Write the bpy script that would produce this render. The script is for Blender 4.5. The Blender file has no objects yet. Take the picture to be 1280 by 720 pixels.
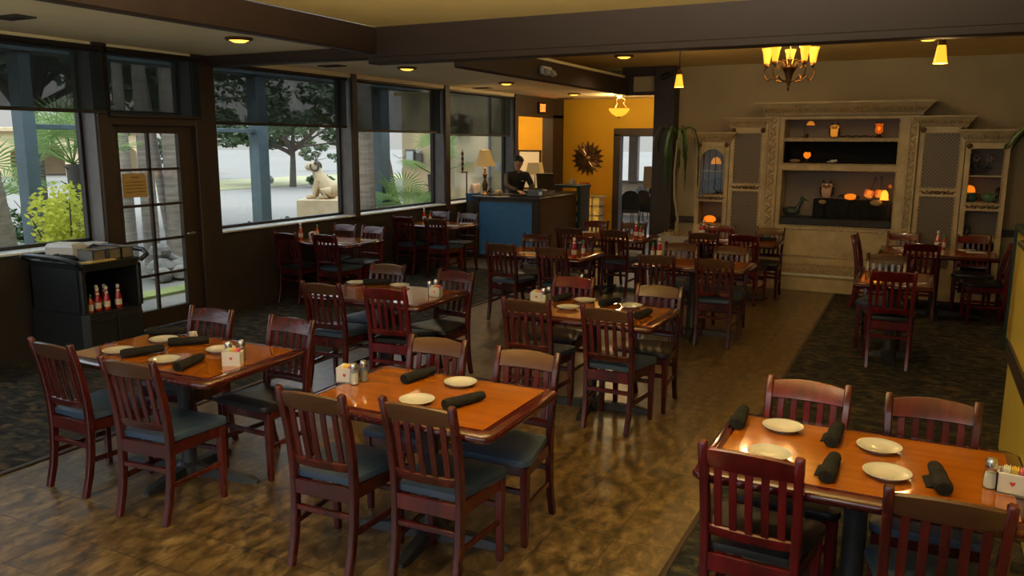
import bpy, math, random
from mathutils import Vector, Matrix, noise as mnoise
random.seed(11)
PI = math.pi
sin, cos = math.sin, math.cos
S = bpy.context.scene
COL = S.collection
R = math.radians

# ------------------------------------------------------------------ materials
def mat(name, base, rough=.5, metal=0., spec=.5, coat=0., n=None, bump=None, emit=None, rnd=0., trans=0.):
    """n=(scale,detail,colour2,(sx,sy,sz),lo,hi)  bump=(scale,strength)"""
    m = bpy.data.materials.new(name); m.use_nodes = True
    nt = m.node_tree; N = nt.nodes; L = nt.links
    b = N['Principled BSDF']
    b.inputs['Base Color'].default_value = (*base, 1)
    b.inputs['Roughness'].default_value = rough
    b.inputs['Metallic'].default_value = metal
    b.inputs['Specular IOR Level'].default_value = spec
    b.inputs['Coat Weight'].default_value = coat
    b.inputs['Coat Roughness'].default_value = .08
    if trans: b.inputs['Transmission Weight'].default_value = trans
    src = None
    if n or bump:
        tc = N.new('ShaderNodeTexCoord')
    if n:
        mp = N.new('ShaderNodeMapping'); mp.inputs['Scale'].default_value = n[3] if len(n) > 3 else (1, 1, 1)
        L.new(tc.outputs['Object'], mp.inputs[0])
        nz = N.new('ShaderNodeTexNoise'); nz.inputs['Scale'].default_value = n[0]; nz.inputs['Detail'].default_value = n[1]
        L.new(mp.outputs[0], nz.inputs['Vector'])
        cr = N.new('ShaderNodeValToRGB')
        cr.color_ramp.elements[0].position = n[4] if len(n) > 4 else .35
        cr.color_ramp.elements[1].position = n[5] if len(n) > 5 else .65
        cr.color_ramp.elements[0].color = (*base, 1); cr.color_ramp.elements[1].color = (*n[2], 1)
        L.new(nz.outputs['Fac'], cr.inputs[0]); src = cr.outputs[0]
    if rnd:
        oi = N.new('ShaderNodeObjectInfo'); hs = N.new('ShaderNodeHueSaturation')
        mr = N.new('ShaderNodeMapRange'); mr.inputs['To Min'].default_value = 1 - rnd; mr.inputs['To Max'].default_value = 1 + rnd
        L.new(oi.outputs['Random'], mr.inputs[0]); L.new(mr.outputs[0], hs.inputs['Value'])
        if src: L.new(src, hs.inputs['Color'])
        else: hs.inputs['Color'].default_value = (*base, 1)
        src = hs.outputs[0]
    if src: L.new(src, b.inputs['Base Color'])
    if bump:
        n2 = N.new('ShaderNodeTexNoise'); n2.inputs['Scale'].default_value = bump[0]; n2.inputs['Detail'].default_value = 3
        L.new(tc.outputs['Object'], n2.inputs['Vector'])
        bp = N.new('ShaderNodeBump'); bp.inputs['Strength'].default_value = bump[1]; bp.inputs['Distance'].default_value = .01
        L.new(n2.outputs['Fac'], bp.inputs['Height']); L.new(bp.outputs[0], b.inputs['Normal'])
    if emit:
        b.inputs['Emission Color'].default_value = (*emit[0], 1); b.inputs['Emission Strength'].default_value = emit[1]
    return m

cherry = mat('cherry', (.075, .008, .007), .27, coat=.25, n=(14, 4, (.038, .0055, .005), (1, 1, .12)), rnd=.22)
redch = mat('red_cherry', (.115, .005, .007), .27, coat=.25, n=(14, 4, (.062, .004, .005), (1, 1, .12)), rnd=.15)
worn = mat('worn_wood', (.060, .022, .011), .33, coat=.15, n=(9, 5, (.10, .048, .020), (.35, 1, 1.2)), rnd=.2)
blue = mat('blue_vinyl', (.038, .066, .118), .40, n=(30, 2, (.030, .055, .10)), rnd=.15, bump=(60, .12))
blackv = mat('black_vinyl', (.010, .011, .014), .33, n=(30, 2, (.014, .015, .019)), bump=(60, .1))
inlay = mat('orange_laminate', (.34, .102, .006), .07, coat=.3, n=(5, 5, (.28, .080, .005), (.25, 4, 1)))
tedge = mat('table_edge_wood', (.070, .007, .006), .13, coat=.5, n=(8, 4, (.048, .005, .005), (.3, 2, 1)))
iron = mat('black_iron', (.016, .018, .021), .5, n=(25, 3, (.022, .024, .028)))
china = mat('white_china', (.56, .55, .52), .18, coat=.3)
napk = mat('black_cloth', (.010, .010, .011), .9, spec=.2, n=(80, 2, (.018, .018, .019)))
whitecloth = mat('white_paper', (.70, .70, .68), .8)
ceramic = mat('white_ceramic', (.56, .57, .58), .3)
pinkp = mat('pink_packet', (.72, .14, .25), .7); yelp = mat('yellow_packet', (.75, .55, .10), .7)
chrome = mat('chrome', (.62, .62, .60), .22, metal=1)
salt = mat('salt', (.75, .75, .73), .5); pepper = mat('pepper', (.22, .19, .15), .6)
ketch = mat('ketchup_red', (.42, .014, .010), .15, coat=.4); capw = mat('white_cap', (.75, .75, .73), .4)
labw = mat('label_paper', (.70, .62, .52), .6); capg = mat('green_cap', (.03, .26, .09), .4)
hots = mat('hot_sauce', (.45, .06, .02), .15, coat=.4)
brownw = mat('brown_trim', (.040, .025, .018), .5, n=(6, 4, (.031, .019, .014), (1, 1, .2)), bump=(30, .1))
beamm = mat('beam_brown', (.040, .0225, .015), .6, n=(4, 4, (.033, .018, .012), (.3, 1, 1)))
fasc = mat('beam_dark_brown', (.040, .021, .013), .6, n=(4, 4, (.033, .0175, .011), (.3, 1, 1)))
kneem = mat('knee_wall_brown', (.034, .026, .021), .55, n=(5, 3, (.028, .021, .017)), bump=(20, .1))
greyjamb = mat('grey_jamb', (.16, .145, .14), .45, n=(8, 3, (.13, .12, .115)))
silver = mat('pale_sill', (.72, .76, .76), .3)
soffm = mat('soffit_tan', (.88, .755, .49), .5, n=(2, 4, (.83, .71, .45)), bump=(70, .12))
ceilm = mat('ceiling_ochre', (.90, .68, .25), .8, n=(2, 3, (.85, .64, .23)))
taupe = mat('wall_taupe', (.46, .37, .215), .8, n=(1.5, 4, (.40, .32, .185)), bump=(60, .1))
yellow = mat('wall_yellow', (.66, .365, .010), .75, n=(1.5, 4, (.60, .33, .009)), bump=(60, .1))
yellow2 = mat('half_wall_yellow', (.58, .43, .07), .6, n=(2, 4, (.52, .385, .06)))
cream = mat('antique_cream', (.54, .44, .25), .5, n=(6, 5, (.41, .325, .175)), bump=(30, .08))
creamd = mat('gilded_carving', (.30, .21, .10), .45, n=(40, 4, (.50, .40, .23)), bump=(60, .5))
gilt = mat('bronze_gilt', (.17, .095, .035), .45, metal=.5, n=(40, 3, (.10, .055, .02)))
lattback = mat('lattice_backing', (.40, .37, .35), .8)
lattice = mat('lattice_strips', (.13, .10, .065), .5)
nichem = mat('niche_grey', (.27, .235, .205), .8, n=(2, 3, (.24, .21, .185)))
blackd = mat('black_drape', (.008, .009, .011), .85, spec=.2, n=(20, 2, (.013, .014, .017)))
bluepan = mat('blue_counter_panel', (.045, .165, .36), .45, n=(12, 3, (.038, .14, .31)))
ctop = mat('counter_top', (.030, .024, .022), .3)
cside = mat('counter_side', (.095, .080, .062), .5, n=(10, 3, (.08, .066, .05)))
teal = mat('dark_teal', (.012, .045, .048), .4)
plast = mat('black_plastic', (.014, .017, .019), .42, bump=(150, .08))
steel = mat('brushed_steel', (.40, .38, .34), .38, metal=.8)
tan = mat('tan_card', (.46, .30, .10), .7); ink = mat('dark_ink', (.05, .035, .02), .8)
brass = mat('antique_brass', (.20, .115, .05), .38, metal=.8, n=(30, 3, (.12, .065, .03)))
amber = mat('amber_glass', (.8, .42, .06), .3, emit=((1, .40, .025), .85))
ambers = mat('amber_glass_dim', (.8, .35, .06), .3, emit=((1, .34, .03), .22))
bulb = mat('bright_lamp_lens', (1, .8, .4), .3, emit=((1, .50, .06), 1.3))
hot = mat('white_hot_bulb', (1, .9, .6), .3, emit=((1, .80, .35), 3.0))
owlglass = mat('owl_glass', (.36, .19, .09), .4, emit=((1, .50, .22), .035))
redglass = mat('red_glass', (.35, .04, .01), .3, emit=((1, .16, .01), .22))
orangeg = mat('orange_glass', (.7, .22, .02), .3, emit=((1, .22, .01), .45))
exitm = mat('exit_red', (.5, .05, .02), .5, emit=((1, .13, .02), 3.0))
shadem = mat('lamp_shade_cloth', (.55, .42, .22), .8, emit=((1, .55, .14), .075))
shadem2 = mat('lamp_shade_dim', (.40, .30, .17), .8)
skin = mat('skin', (.52, .31, .22), .5); hairm = mat('black_hair', (.012, .010, .009), .5)
shirt = mat('black_shirt', (.014, .015, .018), .8, n=(40, 2, (.02, .021, .025)))
pants = mat('black_trousers', (.012, .012, .013), .8)
leafd = mat('dark_leaf', (.035, .085, .022), .5, n=(20, 2, (.055, .12, .03)))
cypress = mat('cypress_green', (.050, .085, .040), .8, n=(1, 3, (.085, .125, .06)))
trunkm = mat('palm_bark', (.29, .25, .205), .9, n=(3, 6, (.18, .155, .125), (1, 1, 9)), bump=(25, .6))
bark = mat('cypress_bark', (.11, .095, .085), .9, n=(3, 5, (.075, .065, .055), (1, 1, .2)))
stone = mat('tan_stone', (.60, .47, .29), .8, n=(5, 4, (.50, .39, .24)))
stucco = mat('beige_stucco', (.68, .53, .32), .85, n=(1.5, 4, (.62, .48, .29)), bump=(60, .15))
postm = mat('blue_grey_post', (.10, .145, .165), .6, n=(8, 3, (.085, .125, .14)))
rockm = mat('grey_rock', (.25, .235, .215), .9, n=(6, 5, (.15, .14, .125)), bump=(12, .5))
drygr = mat('dry_grass', (.33, .30, .17), .9, n=(3, 4, (.24, .25, .12)))
mulch = mat('dark_blue_paint', (.02, .12, .30), .5)
framew = mat('black_frame', (.016, .012, .010), .4)
clay = mat('pot_grey', (.44, .42, .39), .6, n=(6, 3, (.38, .36, .33)))
twig = mat('dry_twig', (.36, .25, .12), .9)
sunray = mat('sunburst_bronze', (.10, .055, .025), .28, metal=.7, n=(6, 3, (.22, .14, .08)))
goldm = mat('pale_gold_grid', (.55, .47, .26), .45, metal=.3)
redm = mat('red_paint', (.45, .04, .05), .6)

def leaf_mat(name, c1, c2, tr):
    m = bpy.data.materials.new(name); m.use_nodes = True
    nt = m.node_tree; N = nt.nodes; L = nt.links; N.remove(N['Principled BSDF'])
    tc = N.new('ShaderNodeTexCoord'); nz = N.new('ShaderNodeTexNoise'); nz.inputs['Scale'].default_value = 5
    mc = N.new('ShaderNodeMix'); mc.data_type = 'RGBA'; mc.inputs[6].default_value = (*c1, 1); mc.inputs[7].default_value = (*c2, 1)
    L.new(tc.outputs['Object'], nz.inputs[0]); L.new(nz.outputs[0], mc.inputs[0])
    d = N.new('ShaderNodeBsdfDiffuse'); t = N.new('ShaderNodeBsdfTranslucent'); mx = N.new('ShaderNodeMixShader'); mx.inputs[0].default_value = tr
    L.new(mc.outputs[2], d.inputs[0]); L.new(mc.outputs[2], t.inputs[0]); L.new(d.outputs[0], mx.inputs[1]); L.new(t.outputs[0], mx.inputs[2])
    L.new(mx.outputs[0], N['Material Output'].inputs[0]); return m
palmg = leaf_mat('palm_leaf', (.20, .34, .10), (.34, .44, .19), .5)
shrubg = leaf_mat('lime_shrub_leaf', (.52, .58, .06), (.72, .72, .16), .5)
def glass_mat(name, tint, refl):
    m = bpy.data.materials.new(name); m.use_nodes = True
    nt = m.node_tree; N = nt.nodes; L = nt.links; N.remove(N['Principled BSDF'])
    t = N.new('ShaderNodeBsdfTransparent'); t.inputs[0].default_value = (*tint, 1)
    g = N.new('ShaderNodeBsdfGlossy'); g.inputs['Roughness'].default_value = .02
    f = N.new('ShaderNodeLayerWeight'); pw = N.new('ShaderNodeMath'); pw.operation = 'POWER'; pw.inputs[1].default_value = 5   # Schlick, the same on both faces
    mu = N.new('ShaderNodeMath'); mu.operation = 'MULTIPLY_ADD'; mu.inputs[1].default_value = .9 * refl; mu.inputs[2].default_value = .035 * refl
    mx = N.new('ShaderNodeMixShader')
    L.new(f.outputs['Facing'], pw.inputs[0]); L.new(pw.outputs[0], mu.inputs[0]); L.new(mu.outputs[0], mx.inputs[0]); L.new(t.outputs[0], mx.inputs[1]); L.new(g.outputs[0], mx.inputs[2])
    L.new(mx.outputs[0], N['Material Output'].inputs[0])
    return m
glass = glass_mat('window_glass', (.95, .97, .965), .8)
jarglass = glass_mat('jar_glass', (.80, .83, .82), 1.6)
pinkglass = glass_mat('pink_glass', (.85, .62, .58), 2.)

def screen_mat(name, dark, through):
    m = bpy.data.materials.new(name); m.use_nodes = True
    nt = m.node_tree; N = nt.nodes; L = nt.links; N.remove(N['Principled BSDF'])
    t = N.new('ShaderNodeBsdfTransparent'); d = N.new('ShaderNodeBsdfDiffuse'); d.inputs[0].default_value = (*dark, 1)
    tc = N.new('ShaderNodeTexCoord'); nz = N.new('ShaderNodeTexNoise'); nz.inputs['Scale'].default_value = 4
    mr = N.new('ShaderNodeMapRange'); mr.inputs['To Min'].default_value = through * .8; mr.inputs['To Max'].default_value = through * 1.2
    mx = N.new('ShaderNodeMixShader')
    L.new(tc.outputs['Object'], nz.inputs[0]); L.new(nz.outputs[0], mr.inputs[0]); L.new(mr.outputs[0], mx.inputs[0])
    L.new(d.outputs[0], mx.inputs[1]); L.new(t.outputs[0], mx.inputs[2]); L.new(mx.outputs[0], N['Material Output'].inputs[0])
    return m
meshcloth = screen_mat('solar_mesh', (.045, .060, .070), .36)

def tile_mat():
    m = bpy.data.materials.new('slate_tile'); m.use_nodes = True
    nt = m.node_tree; N = nt.nodes; L = nt.links; b = N['Principled BSDF']
    tc = N.new('ShaderNodeTexCoord')
    mp = N.new('ShaderNodeMapping'); mp.inputs['Location'].default_value = (.003, .068, 0)
    L.new(tc.outputs['Object'], mp.inputs[0])
    bk = N.new('ShaderNodeTexBrick'); bk.offset = 0.
    for k, v in (('Scale', 1.), ('Mortar Size', .008), ('Mortar Smooth', .4), ('Brick Width', .316), ('Row Height', .316), ('Bias', 0.)): bk.inputs[k].default_value = v
    bk.inputs['Color1'].default_value = (.42, .42, .42, 1); bk.inputs['Color2'].default_value = (.62, .62, .62, 1); bk.inputs['Mortar'].default_value = (-.12, -.12, -.12, 1)
    L.new(mp.outputs[0], bk.inputs[0])
    n1 = N.new('ShaderNodeTexNoise'); n1.inputs['Scale'].default_value = 8; n1.inputs['Detail'].default_value = 9; n1.inputs['Roughness'].default_value = .68; n1.inputs['Distortion'].default_value = .45
    m2 = N.new('ShaderNodeMapping'); m2.inputs['Scale'].default_value = (1.7, 1, 1); m2.inputs['Rotation'].default_value = (0, 0, .6)
    L.new(tc.outputs['Object'], m2.inputs[0]); L.new(m2.outputs[0], n1.inputs[0])
    cr = N.new('ShaderNodeValToRGB'); e = cr.color_ramp.elements
    e[0].position = .36; e[0].color = (.022, .013, .004, 1); e[1].position = .70; e[1].color = (.29, .200, .085, 1)
    k = e.new(.5); k.color = (.100, .061, .019, 1)
    L.new(n1.outputs[0], cr.inputs[0])
    mx = N.new('ShaderNodeMix'); mx.data_type = 'RGBA'; mx.blend_type = 'MULTIPLY'; mx.inputs[0].default_value = .8
    sc = N.new('ShaderNodeMix'); sc.data_type = 'RGBA'; sc.blend_type = 'ADD'; sc.inputs[0].default_value = 1.
    sc.inputs[7].default_value = (.42, .42, .42, 1); L.new(bk.outputs['Color'], sc.inputs[6])
    L.new(cr.outputs[0], mx.inputs[6]); L.new(sc.outputs[2], mx.inputs[7]); L.new(mx.outputs[2], b.inputs['Base Color'])
    rr = N.new('ShaderNodeMapRange'); rr.inputs['To Min'].default_value = .24; rr.inputs['To Max'].default_value = .40; b.inputs['IOR'].default_value = 1.85; b.inputs['Specular IOR Level'].default_value = .6
    L.new(n1.outputs[0], rr.inputs[0]); L.new(rr.outputs[0], b.inputs['Roughness'])
    bp = N.new('ShaderNodeBump'); bp.inputs['Strength'].default_value = .25; bp.inputs['Distance'].default_value = .01
    mxh = N.new('ShaderNodeMath'); mxh.operation = 'MULTIPLY'; L.new(bk.outputs['Color'], mxh.inputs[0]); L.new(n1.outputs[0], mxh.inputs[1])
    L.new(mxh.outputs[0], bp.inputs['Height']); L.new(bp.outputs[0], b.inputs['Normal'])
    return m

def carpet_mat():
    m = bpy.data.materials.new('patterned_carpet'); m.use_nodes = True
    nt = m.node_tree; N = nt.nodes; L = nt.links; b = N['Principled BSDF']
    tc = N.new('ShaderNodeTexCoord'); mp = N.new('ShaderNodeMapping'); mp.inputs['Scale'].default_value = (1, 1.5, 1)
    L.new(tc.outputs['Object'], mp.inputs[0])
    n1 = N.new('ShaderNodeTexNoise'); n1.inputs['Scale'].default_value = 8; n1.inputs['Detail'].default_value = 4; n1.inputs['Distortion'].default_value = .8
    L.new(mp.outputs[0], n1.inputs[0])
    cr = N.new('ShaderNodeValToRGB'); e = cr.color_ramp.elements
    e[0].position = .36; e[0].color = (.013, .014, .017, 1); e[1].position = .66; e[1].color = (.095, .062, .034, 1)
    k = e.new(.47); k.color = (.026, .027, .027, 1); k = e.new(.56); k.color = (.044, .044, .036, 1)
    L.new(n1.outputs[0], cr.inputs[0])
    n2 = N.new('ShaderNodeTexNoise'); n2.inputs['Scale'].default_value = 160; L.new(tc.outputs['Object'], n2.inputs[0])
    mx = N.new('ShaderNodeMix'); mx.data_type = 'RGBA'; mx.blend_type = 'OVERLAY'; mx.inputs[0].default_value = .5
    L.new(cr.outputs[0], mx.inputs[6]); L.new(n2.outputs[0], mx.inputs[7]); L.new(mx.outputs[2], b.inputs['Base Color'])
    b.inputs['Roughness'].default_value = .95; b.inputs['Specular IOR Level'].default_value = .15
    bp = N.new('ShaderNodeBump'); bp.inputs['Strength'].default_value = .4; bp.inputs['Distance'].default_value = .01
    L.new(n2.outputs[0], bp.inputs['Height']); L.new(bp.outputs[0], b.inputs['Normal'])
    return m

# ------------------------------------------------------------------ mesh builder
class MB:
    def __init__(s): s.v = []; s.f = []; s.m = Matrix.Identity(4)
    def at(s, x=0, y=0, z=0, rz=0, rx=0, ry=0, sc=1):
        s.m = Matrix.Translation((x, y, z)) @ Matrix.Rotation(rz, 4, 'Z') @ Matrix.Rotation(ry, 4, 'Y') @ Matrix.Rotation(rx, 4, 'X') @ Matrix.Scale(sc, 4)
        return s
    def loft(s, rings, cap=True, closed=False):
        n = len(rings[0]); b = len(s.v)
        for r in rings:
            for p in r: s.v.append(tuple(s.m @ Vector(p)))
        m = len(rings)
        for i in range(m if closed else m - 1):
            i2 = (i + 1) % m
            for j in range(n):
                k = (j + 1) % n
                s.f.append((b + i * n + j, b + i * n + k, b + i2 * n + k, b + i2 * n + j))
        if cap and not closed:
            s.f.append(tuple(b + j for j in range(n))[::-1]); s.f.append(tuple(b + (m - 1) * n + j for j in range(n)))
        return s
    def box(s, x, y, z, sx, sy, sz, b=0):
        hx, hy, hz = sx / 2, sy / 2, sz / 2
        b = min(b, hx * .49, hy * .49, hz * .49)
        if b <= 0:
            return s.loft([[(x - hx, y - hy, q), (x + hx, y - hy, q), (x + hx, y + hy, q), (x - hx, y + hy, q)] for q in (z - hz, z + hz)])
        def ring(i, q):
            a, c = hx - i, hy - i
            return [(x - a + b, y - c, q), (x + a - b, y - c, q), (x + a, y - c + b, q), (x + a, y + c - b, q), (x + a - b, y + c, q), (x - a + b, y + c, q), (x - a, y + c - b, q), (x - a, y - c + b, q)]
        return s.loft([ring(b, z - hz), ring(0, z - hz + b), ring(0, z + hz - b), ring(b, z + hz)])
    def bx(s, x0, x1, y0, y1, z0, z1, b=0):
        return s.box((x0 + x1) / 2, (y0 + y1) / 2, (z0 + z1) / 2, x1 - x0, y1 - y0, z1 - z0, b)
    def lathe(s, prof, n=20, x=0, y=0, z=0, cap=True, sx=1, sy=1):
        return s.loft([[(x + sx * r * cos(2 * PI * j / n), y + sy * r * sin(2 * PI * j / n), z + q) for j in range(n)] for r, q in prof], cap)
    def tube(s, pts, r, n=8, cap=True):
        P = [Vector(p) for p in pts]; rings = []
        rr = r if isinstance(r, (list, tuple)) else [r] * len(P)
        up = None
        for i, p in enumerate(P):
            t = (P[min(i + 1, len(P) - 1)] - P[max(i - 1, 0)])
            t = t.normalized() if t.length > 1e-9 else Vector((0, 0, 1))
            if up is None: up = Vector((1, 0, 0)) if abs(t.x) < .8 else Vector((0, 1, 0))
            u = (up - t * up.dot(t)).normalized(); w = t.cross(u); up = u
            rings.append([tuple(p + (u * cos(2 * PI * j / n) + w * sin(2 * PI * j / n)) * rr[i]) for j in range(n)])
        return s.loft(rings, cap)
    def bar(s, pts, w, h, side=(1, 0, 0)):
        """rectangular section swept along pts; w along side, h along the remaining normal"""
        P = [Vector(p) for p in pts]; sd = Vector(side).normalized(); rings = []
        ww = w if isinstance(w, (list, tuple)) else [w] * len(P); hh = h if isinstance(h, (list, tuple)) else [h] * len(P)
        for i, p in enumerate(P):
            t = (P[min(i + 1, len(P) - 1)] - P[max(i - 1, 0)]).normalized()
            u = (sd - t * sd.dot(t)).normalized(); nn = t.cross(u)
            a, c = ww[i] / 2, hh[i] / 2; k = min(a, c) * .3
            rings.append([tuple(p + u * q[0] + nn * q[1]) for q in ((-a + k, -c), (a - k, -c), (a, -c + k), (a, c - k), (a - k, c), (-a + k, c), (-a, c - k), (-a, -c + k))])
        return s.loft(rings)
    def ball(s, x, y, z, rx, ry=None, rz=None, nu=14, nv=9):
        ry = rx if ry is None else ry; rz = rx if rz is None else rz
        return s.loft([[(x + rx * sin(max(.02, min(PI - .02, PI * i / nv))) * cos(2 * PI * j / nu), y + ry * sin(max(.02, min(PI - .02, PI * i / nv))) * sin(2 * PI * j / nu), z - rz * cos(PI * i / nv)) for j in range(nu)] for i in range(nv + 1)])
    def quad(s, a, b, c, d):
        k = len(s.v)
        for p in (a, b, c, d): s.v.append(tuple(s.m @ Vector(p)))
        s.f.append((k, k + 1, k + 2, k + 3)); return s
    def tri(s, a, b, c):
        k = len(s.v)
        for p in (a, b, c): s.v.append(tuple(s.m @ Vector(p)))
        s.f.append((k, k + 1, k + 2)); return s
    def poly(s, pts, h, axis='z'):
        """closed outline (x,y) extruded: axis z -> up by h from 0; axis y -> outline in xz, thick along y"""
        if axis == 'z': return s.loft([[(p[0], p[1], 0) for p in pts], [(p[0], p[1], h) for p in pts]])
        if axis == 'y': return s.loft([[(p[0], 0, p[1]) for p in pts], [(p[0], h, p[1]) for p in pts]])
        return s.loft([[(0, p[0], p[1]) for p in pts], [(h, p[0], p[1]) for p in pts]])
    def build(s, name, m, parent=None, ang=40):
        me = bpy.data.meshes.new(name); me.from_pydata(s.v, [], s.f); me.update()
        import bmesh
        bm = bmesh.new(); bm.from_mesh(me); bmesh.ops.recalc_face_normals(bm, faces=bm.faces); bm.to_mesh(me); bm.free()
        me.materials.append(m)
        if ang:
            me.shade_smooth(); me.set_sharp_from_angle(angle=R(ang))
        o = bpy.data.objects.new(name, me); COL.objects.link(o)
        if parent: o.parent = parent
        return o

def empty(name, loc=(0, 0, 0), rz=0):
    o = bpy.data.objects.new(name, None); COL.objects.link(o); o.location = loc; o.rotation_euler = (0, 0, rz); o.empty_display_size = .1
    return o
def tag(o, label, cat, group=None):
    o['label'] = label; o['category'] = cat
    if group: o['group'] = group
    return o
def thing(name, label, cat, loc=(0, 0, 0), rz=0, group=None): return tag(empty(name, loc, rz), label, cat, group)
KIDS = {}
def copy_tree(o, parent=None):
    c = o.copy(); COL.objects.link(c)
    if parent: c.parent = parent
    for ch in o.children: copy_tree(ch, c)
    return c
def place(proto, loc, rz, label, group=None):
    """first use moves the prototype itself, later uses copy it"""
    if proto.get('used'): o = copy_tree(proto)
    else: o = proto; o['used'] = 1
    o.location = loc; o.rotation_euler = (0, 0, rz); o['label'] = label
    if group: o['group'] = group
    return o
def struct(o): o['kind'] = 'structure'; return o
def light(name, kind, loc, energy, col, size=.1, parent=None, **k):
    l = bpy.data.lights.new(name, kind); l.energy = energy; l.color = col
    if kind in ('POINT', 'SPOT'): l.shadow_soft_size = size
    for a, b in k.items(): setattr(l, a, b)
    o = bpy.data.objects.new(name, l); COL.objects.link(o); o.location = loc
    if parent: o.parent = parent
    return o
# ------------------------------------------------------------------ room shell  (metres; camera stands at x=0,y=0)
XW, XO = -7.245, -7.50          # inner and outer face of the window wall
ZS, ZC = 2.94, 3.12             # soffit and main ceiling
tilem, carpm = tile_mat(), carpet_mat()
struct(MB().bx(-4.86, -.935, -3, 17.05, -.12, 0).build('floor', tilem, ang=0))
struct(MB().bx(XO, -4.86, -3, 11.4, -.12, .004).build('floor', carpm, ang=0))
struct(MB().bx(XO, -4.86, 11.4, 17.05, -.12, 0).build('floor', tilem, ang=0))
struct(MB().bx(-.935, 3.6, -3, 12.3, -.12, .004).build('floor', carpm, ang=0))
struct(MB().bx(-10, -2.5, 17.05, 24, -.12, 0).build('floor', mat('far_room_floor', (.13, .125, .12), .35, n=(3, 4, (.10, .095, .09))), ang=0))
struct(MB().bx(-4.885, -4.845, -3, 11.4, 0, .012, .004).build('trim_1', brownw))
struct(MB().bx(-.955, -.925, -3, 11.7, 0, .010, .003).build('trim_2', brownw))
# main ceiling and the lower soffit along the windows
struct(MB().bx(-4.95, 3.6, -3, 6.85, ZC, ZC + .1).build('ceiling', ceilm, ang=0))
struct(MB().bx(-7.6, 3.6, 6.85, 12.4, ZC, ZC + .1).build('ceiling', ceilm, ang=0))
struct(MB().bx(-7.6, -5.0, -3, 6.9, ZS, ZS + .06).build('ceiling', soffm, ang=0))
struct(MB().bx(-7.6, -4.12, 7.0, 17.2, ZS, ZS + .06).build('ceiling', soffm, ang=0))
struct(MB().bx(-4.12, -2.9, 12.3, 17.2, ZS, ZS + .06).build('ceiling', soffm, ang=0))
def fascia(n, m, *b): return struct(MB().bx(*b, .012).build(n, m))
fascia('trim_3', fasc, -5.06, -4.94, -3, 6.86, 2.865, ZC)             # beam along the windows
MBb = MB()                                                              # cross beam, with a thin step along its foot
MBb.loft([[(-5.04, 6.85, 2.825), (-5.04, 7.02, 2.825), (-5.04, 7.02, ZC), (-5.04, 6.85, ZC)], [(3.6, 6.85, 2.825), (3.6, 7.02, 2.825), (3.6, 7.02, ZC), (3.6, 6.85, ZC)]])
MBb.bx(-5.04, 3.6, 6.835, 7.03, 2.77, 2.835, .006)
struct(MBb.build('trim_4', beamm))
struct(MB().bx(XW, -5.0, 6.84, 7.02, 2.825, ZS + .01, .008).build('trim_5', beamm))
fascia('trim_6', fasc, -4.16, -4.06, 7.02, 11.98, 2.715, 2.955)       # second beam edge beyond
# window wall: knee wall, posts, head
K = MB()
for y0, y1 in ((-3, 5.5), (6.66, 14.62)): K.bx(XO, XW, y0, y1, 0, .965)
wl = struct(K.build('wall_left', kneem, ang=0))
Pm = MB()
for y0, y1, z0 in ((5.40, 5.56, .9), (6.60, 6.90, 0), (9.40, 9.515, .9), (11.89, 12.045, .9), (14.51, 14.66, 0)):
    Pm.bx(XO + .02, XW + .035, y0, y1, z0, ZS, .008)
struct(MB().bx(XO, XW + .01, -3, 14.62, 2.885, ZS + .05).build('trim_16', soffm, ang=0))
Pm.bx(XW - .02, XW + .03, 5.50, 6.66, 2.16, 2.27, .008)                # door head
struct(Pm.build('trim_7', brownw))
struct(MB().bx(XW, XW + .02, 6.9, 12.0, 0, .11, .005).build('baseboard_left', brownw))
# windows in the wall: frame with sill and grey reveals, pane
def window(n, y0, y1, z0=.965, z1=2.90, extra=None):
    w = MB()
    xg = XO + .04
    for a, b in ((y0, y0 + .045), (y1 - .045, y1)): w.bx(xg - .03, xg + .03, a, b, z0, z1)
    for a, b in ((z0, z0 + .045), (z1 - .045, z1)): w.bx(xg - .03, xg + .03, y0, y1, a, b)
    f = struct(w.build('window_%d' % n, framew, ang=0))
    j = MB(); j.bx(xg + .03, XW + .002, y1 - .012, y1, z0, z1); j.bx(xg + .03, XW + .002, y0, y0 + .012, z0, z1)
    j.build('jamb', greyjamb, f, ang=0)
    MB().bx(xg + .02, XW + .03, y0, y1, z0 - .012, z0 + .012, .004).build('sill', silver, f)
    MB().bx(xg - .004, xg + .004, y0 + .03, y1 - .03, z0 + .03, z1 - .03).build('pane', glass, f, ang=0)
window(1, 6.90, 9.40); window(2, 9.515, 11.89); window(3, 12.045, 14.51)
window(4, 3.2, 5.40, 1.0); window(5, 5.56, 6.60, 2.27); window(6, .7, 3.1, 1.0); window(7, -1.9, .6, 1.0)
# glazed door: frame, muntins, panes
d = MB(); xd = -7.30
for y0, y1 in ((5.545, 5.655), (6.40, 6.605)): d.bx(xd - .03, xd + .03, y0, y1, .03, 2.17, .006)
d.bx(xd - .03, xd + .03, 5.655, 6.40, 2.085, 2.17); d.bx(xd - .03, xd + .03, 5.655, 6.40, .03, .215)
door = struct(d.build('door_1', brownw))
mu = MB(); mu.bx(xd - .018, xd + .018, 6.005, 6.035, .215, 2.085)
for k in range(1, 5):
    z = .215 + k * .374; mu.bx(xd - .018, xd + .018, 5.655, 6.40, z - .014, z + .014)
mu.build('muntin', brownw, door, ang=0)
MB().bx(xd - .003, xd + .003, 5.655, 6.40, .215, 2.085).build('pane', glass, door, ang=0)
h = MB().at(xd + .03, 6.50, 1.0); h.tube([(0, 0, 0), (.05, 0, 0), (.055, -.03, 0), (.055, -.10, 0)], .011); h.build('handle', steel, door)
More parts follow.
